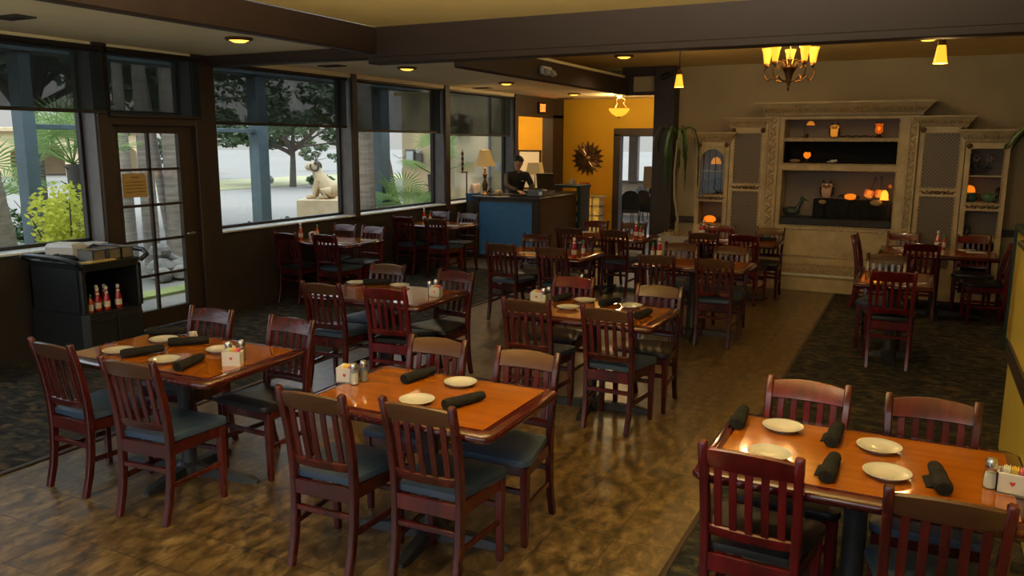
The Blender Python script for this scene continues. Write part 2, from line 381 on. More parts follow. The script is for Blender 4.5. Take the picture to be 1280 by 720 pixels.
sg = tag(MB().bx(xd + .024, xd + .030, 5.665, 5.955, 1.43, 1.675).build('door_notice', tan), 'tan paper notice with lines of print taped inside the glass door', 'notice')
t = MB()
t.bx(xd + .030, xd + .0315, 5.76, 5.86, 1.632, 1.640)
for k in range(4): t.bx(xd + .030, xd + .0315, 5.69, 5.93, 1.585 - .034 * k, 1.591 - .034 * k)
t.build('printed_line', ink, sg, ang=0)
tp = MB()
for z in (1.42, 1.675): tp.at(xd + .03, 5.955, z, rx=.7).box(0, 0, 0, .002, .05, .018)
tp.build('tape', whitecloth, sg, ang=0)
# back wall, column and the framed opening over the lobby
struct(MB().bx(-3.62, 3.6, 12.22, 12.36, -.1, ZC + .05).build('wall_back', taupe, ang=0))
struct(MB().bx(3.5, 3.62, -3, 12.36, -.1, ZC + .05).build('wall_right', taupe, ang=0))
struct(MB().bx(-3.66, -3.34, 11.98, 12.24, 0, ZC, .01).build('trim_8', brownw))
struct(MB().bx(-4.16, -3.66, 11.98, 12.16, 2.99, ZC + .02, .01).build('trim_9', brownw))
struct(MB().bx(-4.16, -4.02, 11.98, 12.16, 2.715, 3.0, .01).build('trim_10', brownw))
struct(MB().bx(-4.02, -3.66, 11.98, 12.16, 2.715, 2.76, .006).build('trim_11', brownw))
struct(MB().bx(-4.02, -3.66, 12.10, 12.15, 2.75, 3.0).build('wall_above_opening', taupe, ang=0))
struct(MB().bx(-7.6, -4.1, 12.36, 12.42, 2.95, 3.2).bx(-7.6, -7.52, 6.85, 12.4, 2.95, 3.2).build('wall_above_soffit', taupe, ang=0))
struct(MB().bx(-3.34, -2.9, 12.19, 12.225, .83, .92, .006).build('trim_12', brownw))
struct(MB().bx(.9, 3.5, 12.19, 12.225, .83, .92, .006).build('trim_13', brownw))
# lobby: header with opening in the window-wall line, dark end post, yellow wall with doorway
HD = MB(); HD.bx(XO, XW, 14.62, 17.0, 2.54, ZS + .05); HD.bx(XO, XW, 16.42, 17.0, 0, 2.6); HD.bx(XO, XW, 14.62, 14.72, 0, 2.6)
struct(HD.build('wall_lobby_left', brownw, ang=0))
struct(MB().bx(-10.2, -7.24, 17.6, 17.72, 0, 3.0).build('wall_alcove_back', yellow, ang=0))
struct(MB().bx(-10.0, -9.9, 14.72, 17.6, 0, 3.0).build('wall_alcove_end', yellow, ang=0))
struct(MB().bx(-10.2, XO, 14.72, 17.7, 2.98, 3.05).build('ceiling', ceilm, ang=0))
struct(MB().bx(-10.2, XO, 14.72, 17.7, -.12, 0).build('floor', tilem, ang=0))
Y = MB(); Y.bx(XO, -5.92, 17.0, 17.14, 0, ZS + .1); Y.bx(-4.72, -2.9, 17.0, 17.14, 0, ZS + .1); Y.bx(-5.92, -4.72, 17.0, 17.14, 2.20, ZS + .1)
struct(Y.build('wall_lobby_back', yellow, ang=0))
D = MB()
for a, b in ((-6.05, -5.90), (-4.74, -4.60)): D.bx(a, b, 16.95, 17.18, 0, 2.20, .008)
D.bx(-6.05, -4.60, 16.95, 17.18, 2.15, 2.32, .008)
struct(D.build('trim_14', brownw))
struct(MB().bx(-3.0, -2.9, 12.36, 17.1, 0, 3.0).build('wall_lobby_right', yellow, ang=0))
# next room beyond the doorway: window wall
W = MB(); W.bx(-10, -2.5, 22.0, 22.12, 0, .95); W.bx(-10, -2.5, 22.0, 22.12, 2.25, 3.1)
struct(W.build('wall_far_room', mat('far_room_wall', (.50, .44, .36), .8, n=(2, 2, (.45, .40, .33))), ang=0))
struct(MB().bx(-10, -2.5, 17.14, 22.1, 2.9, 3.0).build('ceiling', soffm, ang=0))
f8 = MB()
for x in (-8.6, -7.25, -6.3, -5.2, -4.1): f8.bx(x - .13, x + .13, 21.95, 22.15, .9, 2.3, .01)
f8.bx(-10, -2.5, 21.9, 22.15, .92, .98, .005)
f8 = struct(f8.build('window_8', greyjamb))
MB().bx(-9.9, -2.6, 22.04, 22.05, .95, 2.25).build('pane', glass, f8, ang=0)
# low dividing wall by the right-hand tables
q = MB(); q.bx(.885, 1.02, 6.2, 9.44, 0, 1.19)
hw = struct(q.build('wall_divider', yellow2, ang=0))
q = MB(); q.bx(.86, 1.05, 9.40, 9.47, 0, 1.21, .006); q.bx(.855, 1.05, 6.2, 9.46, 1.18, 1.23, .008); q.bx(.872, .89, 6.2, 9.4, 0, .10, .004)
q.build('dark_edge_trim', teal, hw)
q = MB(); q.bx(.60, 1.2, .8, 6.1, 0, 1.36)
hw2 = struct(q.build('wall_divider', yellow2, ang=0))
q = MB(); q.bx(.585, .60, .8, 6.06, .615, .735, .006); q.bx(.58, 1.22, .8, 6.12, 1.36, 1.40, .008)
q.build('chair_rail', brownw, hw2)
# roller shades
def shade(y0, y1, hem, label, x=XW - .05):
    s = thing('roller_shade', label, 'window shade', (x, (y0 + y1) / 2, 2.86), 0, 'dark roller shades over the windows')
    w = (y1 - y0) / 2
    MB().bx(-.003, .003, -w, w, hem - 2.86, 0.0).build('mesh_cloth', meshcloth, s, ang=0)
    MB().bx(-.010, .010, -w, w, hem - 2.88, hem - 2.845, .004).build('hem_bar', framew, s)
    r = MB().at(0, 0, .015); r.tube([(0, -w, 0), (0, w, 0)], .032, 12); r.build('roller_tube', framew, s)
shade(6.93, 9.36, 2.215, 'wide dark roller shade over the window facing the tree and statue')
shade(9.54, 11.86, 2.17, 'dark roller shade over the window with the fan palms')
shade(12.07, 14.46, 2.14, 'dark roller shade over the window behind the host counter')
shade(2.8, 5.48, 2.285, 'dark roller shade over the window behind the black cart', XW + .055)
shade(5.52, 6.66, 2.26, 'short dark roller shade above the glass door', XW + .055)
# recessed downlights and ceiling vents
def downlight(x, y, z, label, e=14, proto=[]):
    if not proto:
        t = thing('recessed_downlight', label, 'ceiling light', group='recessed ceiling downlights')
        MB().lathe([(.085, 0), (.125, 0), (.128, -.012), (.108, -.028), (.085, -.02)], 24, cap=False).build('trim_ring', brass, t)
        MB().lathe([(.001, -.035), (.05, -.040), (.088, -.022), (.088, -.004)], 24).build('lens', bulb, t)
        proto.append(t)
    t = place(proto[0], (x, y, z), 0, label)
    light('downlight_lamp', 'SPOT', (x, y, z - .06), e, (1, .74, .38), .09, spot_size=R(150), spot_blend=.6)
downlight(-5.72, 5.80, ZS, 'recessed ceiling light in front of the cross beam, nearest the glass door')
downlight(-5.96, 8.90, ZS, 'recessed soffit light just behind the cross beam above the window tables')
downlight(-6.0, 11.75, ZS, 'recessed soffit light above the blue host counter')
downlight(-6.1, 14.8, ZS, 'recessed soffit light deepest in the lobby before the bowl light')
downlight(-3.58, 10.35, ZC, 'recessed ceiling light above the framed opening by the column')
downlight(-.07, 9.95, ZC, 'recessed ceiling light beside the single hanging pendant over the cabinets')
def vent(x, y, label, proto=[]):
    if not proto:
        t = thing('ceiling_vent', label, 'vent', group='dark vents in the soffit')
        f = MB()
        for a in (-.15, .15): f.bx(a - .012, a + .012, -.08, .08, -.012, 0)
        for a in (-.075, .075): f.bx(-.15, .15, a - .012, a + .012, -.012, 0)
        f.build('frame', brownw, t, ang=0)
        s = MB()
        for k in range(5): s.at(0, -.05 + .025 * k, -.004, rx=.5).box(0, 0, 0, .28, .022, .003)
        s.build('slat', framew, t, ang=0); proto.append(t)
    place(proto[0], (x, y, ZS), 0, label)
vent(-6.35, 4.1, 'dark ceiling vent above the window behind the black cart')
vent(-6.69, 8.33, 'dark ceiling vent above the tree window just past the cross beam')
vent(-6.95, 12.7, 'dark ceiling vent above the window behind the counter lamp')
vent(-6.9, 16.3, 'dark ceiling vent in the lobby near the yellow wall')
# exit sign on the lobby header (faces the room)
ex = thing('exit_sign', 'red lit EXIT sign on the dark header over the lobby opening', 'exit sign', (XW, 15.78, 2.72))
MB().bx(0, .05, -.17, .17, -.11, .12, .008).build('housing', framew, ex)
def strokes(mb, ch, x, w, h, s):
    """block letters drawn as bars on the y-z face, reading along +y"""
    P = dict(E=[(0, 0, s, h), (0, 0, w, s), (0, h / 2 - s / 2, w * .8, s), (0, h - s, w, s)], I=[(w / 2 - s / 2, 0, s, h)], T=[(w / 2 - s / 2, 0, s, h), (0, h - s, w, s)])
    if ch == 'X':
        L = math.hypot(w - s, h)
        for sg in (1, -1):
            mb.at(.052, x + w / 2, 0, rx=sg * math.atan2(w - s, h)).box(0, 0, 0, .006, s, L * .98)
        mb.at(); return
    for a, b, c, d_ in P[ch]: mb.at(.052, x, -h / 2).bx(-.003, .003, a, a + c, b, b + d_)
    mb.at()
e = MB()
for ch, x in (('E', -.135), ('X', -.065), ('I', .005), ('T', .06)): strokes(e, ch, x, .058, .15, .017)
e.build('lettering', exitm, ex, ang=0)
# twin-head emergency light on the second beam edge
em = thing('emergency_light', 'white twin-head emergency light on the dark beam edge above the counter', 'emergency light', (-4.06, 8.92, 2.83))
MB().bx(0, .05, -.13, .13, -.045, .05, .012).build('housing', whitecloth, em)
for yy in (-.09, .09): MB().at(.075, yy, -.03, ry=.9).lathe([(.02, -.03), (.035, -.01), (.045, .02), (.04, .03)], 14).build('lamp_head', china, em)
sp = thing('small_spotlight', 'small black spotlight clamped high on the dark column', 'spotlight', (-3.42, 11.98, 3.0))
MB().bx(-.03, .03, -.03, 0, -.03, .03, .006).build('mount', framew, sp)
MB().at(-.06, -.07, -.03, ry=1.0, rz=.5).lathe([(.02, -.06), (.034, -.05), (.036, .04), (.03, .05)], 14).build('lamp_head', framew, sp)
# ------------------------------------------------------------------ dining chairs
def ip(T, z):
    for (a, ya), (b, yb) in zip(T, T[1:]):
        if a <= z <= b: return ya + (yb - ya) * (z - a) / (b - a)
    return T[-1][1]
POST = [(0, -.238), (.12, -.205), (.24, -.186), (.36, -.178), (.46, -.178), (.56, -.186), (.68, -.205), (.80, -.232), (.895, -.258)]
def make_chair(wood, topwood, seat):
    t = thing('dining_chair', 'x', 'chair', group='slat-back dining chairs around the tables')
    for s in (-1, 1):                                            # rear legs run on up as the back posts
        pts = [(s * (.163 + .012 * z / .9), y, z) for z, y in POST]
        h = [.036, .040, .043, .046, .046, .044, .040, .036, .032]
        MB().bar(pts + [(s * .175, -.260, .903)], [.034] * 9 + [.024], h + [.022]).build('leg', wood, t)
    for s in (-1, 1):
        MB().loft([[(s * .192 + a * k, .172 + b * k, z) for a, b in ((-1, -.8), (-.8, -1), (.8, -1), (1, -.8), (1, .8), (.8, 1), (-.8, 1), (-1, .8))] for z, k in ((0, .014), (.012, .0155), (.30, .020), (.425, .021))]).build('leg', wood, t)
    # top rail: crowned, bowed backwards
    def rail(z0, z1, crown, n=10, bow=.018, th=.022):
        rings = []
        for i in range(n + 1):
            u = -1 + 2 * i / n; x = u * .160; b = -bow * (1 - u * u)
            a, c = z0, z1 + crown * (1 - u * u)
            ya, yc = ip(POST, a) + b, ip(POST, c) + b; e = .006
            rings.append([(x, ya - th / 2, a + e), (x, ya - th / 2 + e, a), (x, ya + th / 2 - e, a), (x, ya + th / 2, a + e), (x, yc + th / 2, c - e), (x, yc + th / 2 - e, c), (x, yc - th / 2 + e, c), (x, yc - th / 2, c - e)])
        return MB().loft(rings)
    rail(.800, .880, .014).build('top_rail', topwood, t)
    rail(.505, .552, 0, bow=.014).build('back_rail', wood, t)
    for k in range(5):
        u = (-2 + k) / 2 * .74; x = u * .160; b = -(1 - u * u)
        pts = [(x, ip(POST, z) + b * (.016 + .012 * sin(PI * (z - .53) / .28)), z) for z in (.54, .60, .66, .72, .77, .805)]
        MB().bar(pts, .029, .011).build('slat', wood, t)
    f = MB()                                                     # seat frame (apron)
    f.bx(-.158, .158, -.196, -.172, .355, .432, .004); f.bx(-.19, .19, .162, .184, .372, .432, .004)
    for s in (-1, 1): f.loft([[(s * .166 - .011, -.17, .372), (s * .166 + .011, -.17, .372), (s * .166 + .011, -.17, .432), (s * .166 - .011, -.17, .432)], [(s * .194 - .011, .165, .372), (s * .194 + .011, .165, .372), (s * .194 + .011, .165, .432), (s * .194 - .011, .165, .432)]])
    f.build('seat_frame', wood, t)
    # upholstered seat, wider in front, crowned
    def outline(k, dz):
        P = []
        for cx, cy, a0 in ((.172, .168, 0), (-.172, .168, 90), (-.136, -.150, 180), (.136, -.150, 270)):
            r = (.052 if cy > 0 else .026) * k
            for a in range(0, 91, 30):
                P.append(((cx * (.985 if k < 1 else 1)) * (k if k < .9 else 1) + r * cos(R(a0 + a)), cy * (k if k < .9 else 1) + r * sin(R(a0 + a)), dz))
        return P
    rows = [outline(.85, .430), outline(1, .437), outline(1.06, .452), outline(1, .468), outline(.86, .477), outline(.5, .484), outline(.12, .486)]
    MB().loft(rows).build('seat', seat, t, ang=60)
    for s in (-1, 1): MB().bar([(s * .166, -.185, .205), (s * .191, .17, .205)], .018, .028, side=(1, 0, 0)).build('stretcher', wood, t)
    MB().bx(-.155, .155, -.196, -.176, .272, .302, .004).build('stretcher', wood, t)
    MB().bx(-.18, .18, .164, .182, .272, .302, .004).build('stretcher', wood, t)
    return t
PROTO = {}
def chair(kind, x, y, rz, label):
    """kind: wood (c cherry, r red, w worn top rail) + seat (b blue, k black)"""
    if kind not in PROTO:
        wood = redch if kind[0] == 'r' else cherry
        PROTO[kind] = make_chair(wood, worn if kind[0] == 'w' else wood, blue if kind[1] == 'b' else blackv)
    return place(PROTO[kind], (x, y, FZ(x, y)), rz, label)
def FZ(x, y): return .004 if (x > -.935 or (x < -4.86 and y < 11.4)) else 0.
WD = dict(c='dark cherry', r='bright red-cherry', w='worn brown-topped'); ST = dict(b='blue', k='black')
# ------------------------------------------------------------------ tables
TP = {}
def table(x, y, w, dp, rz, label):
    key = (w, dp)
    if key not in TP:
        t = thing('dining_table', 'x', 'table', group='dining tables with orange laminate tops')
        def ring(i, z, c=.035):
            a, b = w / 2 - i, dp / 2 - i
            return [(-a + c, -b, z), (a - c, -b, z), (a, -b + c, z), (a, b - c, z), (a - c, b, z), (-a + c, b, z), (-a, b - c, z), (-a, -b + c, z)]
        MB().loft([ring(.012, .712), ring(.002, .720), ring(0, .733), ring(.003, .748), ring(.014, .757), ring(.05, .759)]).build('tabletop', tedge, t, ang=50)
        MB().bx(-w / 2 + .062, w / 2 - .062, -dp / 2 + .062, dp / 2 - .062, .750, .7605).build('inlay', inlay, t, ang=0)
        MB().lathe([(.05, .02), (.05, .05), (.045, .06), (.045, .66), (.05, .67), (.05, .70)], 16).build('column', iron, t)
        MB().bx(-.22, .22, -.18, .18, .69, .713, .004).build('top_plate', iron, t)
        L = min(w, dp) / 2 - .06; b = MB()
        for k in range(4):
            b.at(0, 0, 0, k * PI / 2 + .12)
            le = (w / 2 - .12 if k % 2 == 0 else dp / 2 - .04)
            b.loft([[(.0, -.038, 0), (.0, .038, 0), (.0, .030, .062), (.0, -.030, .062)], [(le * .55, -.034, .0), (le * .55, .034, .0), (le * .55, .026, .050), (le * .55, -.026, .050)], [(le - .05, -.032, 0), (le - .05, .032, 0), (le - .05, .024, .034), (le - .05, -.024, .034)], [(le, -.018, 0), (le, .018, 0), (le, .014, .020), (le, -.014, .020)]])
        b.at().lathe([(.075, .01), (.075, .058), (.055, .075)], 18); b.build('base', iron, t)
        TP[key] = t
    return place(TP[key], (x, y, FZ(x, y)), rz, label)
# name, centre, size, turn, label, phrase used by its chairs, chairs
A, B = 0, PI
TABLES = [
 ((-3.88, 3.34), 1.24, .80, .0, 'set orange-topped table with four plates beside the black service cart', 'table by the cart',
  [('wb', -4.28, 2.79, A, -2), ('wb', -3.58, 2.73, A, 8), ('ck', -4.21, 3.89, B, 3), ('ck', -3.52, 3.90, B, -4)]),
 ((-2.12, 3.31), 1.10, .78, .0, 'set orange-topped table in the front centre, two plates and two napkin rolls', 'front centre table',
  [('wb', -2.39, 2.74, A, 4), ('wb', -1.87, 2.82, A, 2), ('wb', -2.41, 3.87, B, 2), ('wb', -1.83, 3.85, B, 0)]),
 ((-.13, 3.36), 1.16, .80, 0, 'set orange-topped table against the yellow half wall, four white plates', 'table by yellow half wall',
  [('rk', -.48, 2.90, A, -5), ('wb', .16, 2.79, A, 4), ('rk', -.40, 3.93, B, -4), ('cb', .12, 3.90, B, 5)]),
 ((-2.15, 5.65), 1.16, .78, 0, 'set orange-topped table right behind the front centre one, three plates', 'second aisle-row table',
  [('wb', -2.48, 5.17, A, 3), ('wb', -1.86, 5.15, A, -4), ('rk', -2.55, 6.26, B, -5), ('wk', -1.79, 6.18, B, -1)]),
 ((-3.96, 5.53), 1.18, .80, 0, 'glossy dark-edged table behind the one by the cart, caddy at its corner', 'table behind the cart table',
  [('wb', -4.23, 5.03, A, 5), ('rk', -3.65, 5.08, A, 10), ('wb', -4.34, 6.12, B, 1), ('ck', -3.58, 6.06, B, -8)]),
 ((-6.68, 8.28), 1.0, .78, 0, 'window table under the wide shade, ketchup bottle at the sill', 'window table under wide shade',
  [('ck', -7.00, 7.69, A, -3), ('cb', -6.46, 7.77, A, -4), ('ck', -7.0, 8.88, B, 4), ('rk', -6.49, 8.83, B, -5)]),
 ((-6.63, 10.75), 1.05, .78, 0, 'window table next to the blue host counter', 'window table by blue counter',
  [('cb', -7.0, 10.25, A, -4), ('wb', -6.39, 10.2, A, -3), ('ck', -7.0, 11.36, B, -3), ('wk', -6.42, 11.26, B, -3)]),
 ((-3.80, 8.50), 1.15, .78, 0, 'orange-topped table just in front of the blue host counter', 'table before the blue counter',
  [('wb', -4.17, 8.02, A, -3), ('wb', -3.54, 8.0, A, -6), ('ck', -4.19, 9.04, B, -5), ('ck', -3.64, 9.10, B, -5)]),
 ((-3.75, 10.52), 1.15, .78, 0, 'orange-topped table nearest the far doorway', 'table nearest the doorway',
  [('wb', -4.17, 10.0, A, -5), ('wb', -3.54, 10.03, A, 4), ('ck', -4.18, 11.07, B, 5), ('wb', -3.62, 11.1, B, 5)]),
 ((-2.08, 8.44), 1.16, .78, 0, 'orange-topped table third along the tiled aisle', 'third aisle-row table',
  [('wb', -2.34, 7.93, A, 6), ('wb', -1.76, 7.93, A, 2), ('wb', -2.38, 9.04, B, 5), ('wb', -1.81, 9.01, B, 4)]),
 ((-2.14, 10.78), 1.16, .78, 0, 'orange-topped table farthest along the aisle, before the cream cabinets', 'last aisle-row table',
  [('wk', -2.43, 10.28, A, 6), ('rk', -1.93, 10.27, A, -6), ('rk', -2.43, 11.29, B, -4), ('wk', -1.77, 11.28, B, -4)]),
 ((-.16, 8.36), .66, .92, 0, 'small two-seat table standing alone on the dark carpet', 'small two-seat table',
  [('rk', -.16, 7.83, A, 4), ('wb', -.26, 9.05, B, -4)]),
 ((.22, 10.72), 1.24, .80, 0, 'glossy table on the carpet before the cabinet with the flower ornament', 'far carpet table',
  [('rk', .06, 10.28, A, 8), ('rk', -.16, 11.42, B, 4), ('rk', .62, 11.42, B, 0)]),
]
for c, w, dp, rz, label, phrase, chs in TABLES:
    table(c[0], c[1], w, dp, rz, label)
    for k, x, y, f, a in chs:
        side = 'window end' if x < c[0] - .12 else 'cabinet end' if x > c[0] + .12 else ''
        facing = 'back turned' if f == A else 'facing camera'
        if len(chs) == 2: side = ''
        lab = '%s slat chair, %s seat, %s,%s %s' % (WD[k[0]], ST[k[1]], facing, (' ' + side + ' of') if side else ' at', phrase)
        off = .255 if f == A else -.255
        an = R(a * .6)
        chair(k, x - sin(an) * off * 1, y + cos(an) * off, f + an, lab)
chair('rk', .72, 10.50, PI / 2 + .12, 'red-cherry slat chair seen side-on at the half-wall end of the far carpet table')
chair('rk', -.44, 10.85, -PI / 2 - .1, 'red-cherry slat chair with its back end-on at the aisle end of the far carpet table')
# ------------------------------------------------------------------ tableware
ZT = .7605
def tz(x, y): return ZT + FZ(x, y)
PRT = {}
def once(key, fn):
    if key not in PRT: PRT[key] = fn()
    return PRT[key]
def mk_plate():
    t = thing('side_plate', 'x', 'plate', group='white side plates on the set tables')
    MB().lathe([(.001, .004), (.045, .004), (.050, 0), (.054, .003), (.070, .010), (.086, .019), (.087, .022), (.084, .0225), (.066, .014), (.050, .009), (.001, .008)], 32).build('plate_body', china, t, ang=60)
    return t
def plate(x, y, label): place(once('plate', mk_plate), (x, y, tz(x, y)), 0, label)
def mk_napkin():
    t = thing('napkin_roll', 'x', 'napkin roll', group='black napkin rolls on the set tables')
    m = MB(); n = 14; rings = []
    for i in range(13):
        u = -1 + i / 6; r = .027 - .003 * u - (.004 if abs(u) > .93 else 0) + .001 * sin(7 * u)
        rings.append([(u * .118, r * (1.12 + .03 * sin(2 * u + a)) * cos(2 * PI * a / n), .026 + r * .93 * sin(2 * PI * a / n)) for a in range(n)])
    m.loft(rings); m.build('rolled_cloth', napk, t, ang=60)
    f = MB(); f.loft([[(x, .02 + .03 * k, .004 + .010 * (1 - k)) for x in (-.06, .05)] + [(x, .02 + .03 * k, .001 + .0 * k) for x in (.05, -.06)] for k in (0, .5, 1)])
    f.build('loose_corner', napk, t)
    s = MB(); s.tube([(-.119 + .006 * k, .02 * cos(k * .8), .026 + .02 * sin(k * .8)) for k in range(9)], .003, 5); s.build('cloth_fold', napk, t)
    return t
def napkin(x0, y0, x1, y1, label):
    a = math.atan2(y1 - y0, x1 - x0); x, y = (x0 + x1) / 2, (y0 + y1) / 2
    place(once('nap', mk_napkin), (x, y, tz(x, y)), a, label)
def mk_shaker(fill):
    t = thing('shaker', 'x', 'shaker', group='glass shakers with chrome tops')
    MB().lathe([(.019, 0), (.021, .003), (.021, .030), (.018, .062), (.014, .070), (.014, .074)], 8).build('glass_body', jarglass, t, ang=30)
    MB().lathe([(.0165, .003), (.018, .005), (.018, .030), (.0155, .050)], 8).build('seasoning', fill, t, ang=30)
    MB().lathe([(.017, .068), (.0175, .086), (.013, .096), (.003, .099)], 18).build('chrome_top', chrome, t)
    return t
def shaker(kind, x, y, label): place(once(kind, lambda: mk_shaker(salt if kind == 'salt' else pepper)), (x, y, tz(x, y)), .2, label).scale = (1.18, 1.18, 1.18)
def mk_caddy():
    t = thing('sugar_caddy', 'x', 'caddy', group='white sugar caddies')
    m = MB(); w, dp, h = .088, .062, .066
    m.bx(-w / 2, w / 2, -dp / 2, dp / 2, 0, .005); m.bx(-w / 2, -w / 2 + .006, -dp / 2, dp / 2, 0, h, .002); m.bx(w / 2 - .006, w / 2, -dp / 2, dp / 2, 0, h, .002)
    m.bx(-w / 2, w / 2, -dp / 2, -dp / 2 + .006, 0, h, .002); m.bx(-w / 2, w / 2, dp / 2 - .006, dp / 2, 0, h, .002)
    m.build('box', ceramic, t)
    for j, (mm, nm) in enumerate(((whitecloth, 'white_packets'), (yelp, 'yellow_packets'), (pinkp, 'pink_packets'))):
        p = MB()
        for k in range(4): p.at(-.030 + .022 * j + .005 * k, 0, .042, rx=0, ry=.12).box(0, 0, 0, .0035, .044, .066 + .004 * (k % 2))
        p.build(nm, mm, t, ang=0)
    hm = MB()
    hm.at(0, -dp / 2 - .0006, .036).poly([(0, -.009), (.008, .001), (.007, .006), (.003, .007), (0, .004), (-.003, .007), (-.007, .006), (-.008, .001)], .0005, 'y')
    hm.build('red_emblem', redm, t, ang=0)
    return t
def caddy(x, y, a, label): place(once('caddy', mk_caddy), (x, y, tz(x, y)), a, label).scale = (1.15, 1.15, 1.2)
def mk_ketchup():
    t = thing('ketchup_bottle', 'x', 'ketchup bottle', group='ketchup bottles')
    MB().lathe([(.024, 0), (.028, .004), (.029, .09), (.026, .115), (.015, .155), (.0125, .185), (.0125, .195)], 8).build('bottle', ketch, t, ang=30)
    MB().lathe([(.0145, .183), (.0145, .212), (.012, .215)], 18).build('cap', capw, t)
    MB().lathe([(.0295, .028), (.0298, .03), (.0298, .078), (.0295, .08)], 8).build('label', labw, t, ang=30)
    MB().lathe([(.0165, .150), (.0145, .170)], 8, cap=False).build('neck_label', labw, t)
    return t
def ketchup(x, y, label, z=None): place(once('ket', mk_ketchup), (x, y, tz(x, y) if z is None else z), .3, label)
def mk_hot():
    t = thing('hot_sauce_bottle', 'x', 'hot sauce bottle', group='hot sauce bottles with green caps')
    MB().lathe([(.018, 0), (.0215, .003), (.0215, .085), (.017, .10), (.0095, .118), (.009, .140)], 16).build('bottle', hots, t)
    MB().lathe([(.0105, .135), (.0105, .163), (.008, .166)], 14).build('cap', capg, t)
    MB().lathe([(.0222, .018), (.0222, .075)], 16, cap=False).build('label', labw, t)
    return t
def hot_sauce(x, y, label, z=None): place(once('hot', mk_hot), (x, y, tz(x, y) if z is None else z), .3, label)
def mk_paper():
    t = thing('paper_napkin_set', 'x', 'napkin', group='white paper napkins with cutlery')
    MB().bx(-.10, .10, -.045, .045, 0, .006, .002).build('folded_napkin', whitecloth, t)
    for s, nm in ((-1, 'knife'), (1, 'fork')):
        m = MB(); m.bar([(-.09, s * .015, .009), (.02, s * .015, .009), (.09, s * .015, .010)], [.010, .007, .016], .003, side=(0, 1, 0)); m.build(nm, chrome, t)
    return t
def paper(x, y, a, label): place(once('paper', mk_paper), (x, y, tz(x, y)), a, label)
for x, y, l in ((-4.20, 3.15, 'nearest the window end'), (-4.19, 3.47, 'far side at the window end'), (-3.68, 3.45, 'far side next to the sugar caddy'), (-3.78, 3.13, 'near side in the middle')):
    plate(x, y, 'white side plate on the table by the cart, ' + l)
for a, l in (((-4.41, 3.55, -4.22, 3.66), 'farthest back toward the cart'), ((-4.06, 3.40, -3.90, 3.56), 'between the two far plates'), ((-4.07, 3.07, -3.98, 3.29), 'between the two near plates'), ((-3.56, 3.02, -3.62, 3.25), 'in front of the caddy')):
    napkin(*a, 'rolled black napkin on the table by the cart, ' + l)
caddy(-3.40, 3.27, .5, 'white sugar caddy with yellow packets on the table by the cart')
shaker('salt', -3.48, 3.32, 'glass salt shaker behind the caddy on the table by the cart'); shaker('pepper', -3.44, 3.38, 'glass pepper shaker behind the caddy on the table by the cart')
cup = thing('creamer_cup', 'small white cup between the napkin rolls on the table by the cart', 'cup', (-4.10, 3.62, ZT))
MB().lathe([(.016, 0), (.02, .004), (.026, .04), (.024, .04), (.019, .008), (.001, .006)], 20).build('cup_body', china, cup, ang=60)
MB().at(.026, 0, .022).tube([(0, 0, .012), (.012, 0, .010), (.014, 0, -.004), (-.003, 0, -.012)], .003, 6).build('cup_handle', china, cup)
plate(-2.06, 3.52, 'white side plate on the front centre table, far side between the chairs')
plate(-2.10, 3.17, 'white side plate on the front centre table, near side behind a chair top')
napkin(-2.33, 3.40, -2.29, 3.63, 'rolled black napkin on the front centre table beside the far plate')
napkin(-1.92, 3.14, -1.84, 3.35, 'rolled black napkin on the front centre table beside the near plate')
caddy(-2.62, 3.30, .25, 'white sugar caddy with pink packets on the front centre table')
shaker('salt', -2.555, 3.275, 'glass salt shaker by the caddy on the front centre table'); shaker('pepper', -2.545, 3.345, 'glass pepper shaker by the caddy on the front centre table')
for x, y, l in ((-2.32, 5.92, 'far side by the red chair'), (-2.33, 5.60, 'near side, caddy end'), (-1.92, 5.88, 'far side at the aisle end')):
    plate(x, y, 'white side plate on the second aisle-row table, ' + l)
for a, l in (((-2.52, 5.82, -2.49, 6.02), 'nearest the caddy'), ((-2.13, 5.80, -2.07, 6.0), 'between the two far plates'), ((-1.75, 5.48, -1.72, 5.70), 'at the aisle corner')):
    napkin(*a, 'rolled black napkin on the second aisle-row table, ' + l)
caddy(-2.66, 5.76, .2, 'white sugar caddy on the second aisle-row table')
shaker('salt', -2.60, 5.75, 'glass salt shaker by the caddy on the second aisle-row table'); shaker('pepper', -2.59, 5.83, 'glass pepper shaker by the caddy on the second aisle-row table')
napkin(-4.34, 5.74, -4.15, 5.86, 'rolled black napkin on the table behind the cart table')
plate(-4.0, 5.80, 'white side plate beside the napkin on the table behind the cart table')
plate(-4.42, 5.74, 'white side plate at the window end of the table behind the cart table')
caddy(-3.49, 5.57, .2, 'white sugar caddy on the table behind the cart table')
shaker('salt', -3.57, 5.61, 'glass salt shaker by the caddy on the table behind the cart table'); shaker('pepper', -3.56, 5.69, 'glass pepper shaker by the caddy on the table behind the cart table')
ketchup(-7.12, 8.12, 'ketchup bottle on the window table under the wide shade'); hot_sauce(-7.10, 8.42, 'hot sauce bottle on the window table under the wide shade')
caddy(-7.03, 8.26, .1, 'white sugar caddy between the sauces on the window table under the wide shade')
paper(-6.36, 8.07, .3, 'white napkin and cutlery on the near edge of the window table under the wide shade'); paper(-6.30, 8.46, .2, 'white napkin and cutlery on the far corner of the window table under the wide shade')
ketchup(-7.06, 10.96, 'ketchup bottle on the window table by the blue counter'); hot_sauce(-7.0, 11.04, 'hot sauce bottle on the window table by the blue counter')
paper(-6.30, 10.98, .3, 'white napkin and cutlery on the far corner of the window table by the blue counter'); paper(-6.32, 10.58, .2, 'white napkin and cutlery on the near edge of the window table by the blue counter')
ketchup(-3.38, 8.28, 'ketchup bottle on the table before the blue counter'); hot_sauce(-3.36, 8.50, 'hot sauce bottle on the table before the blue counter')
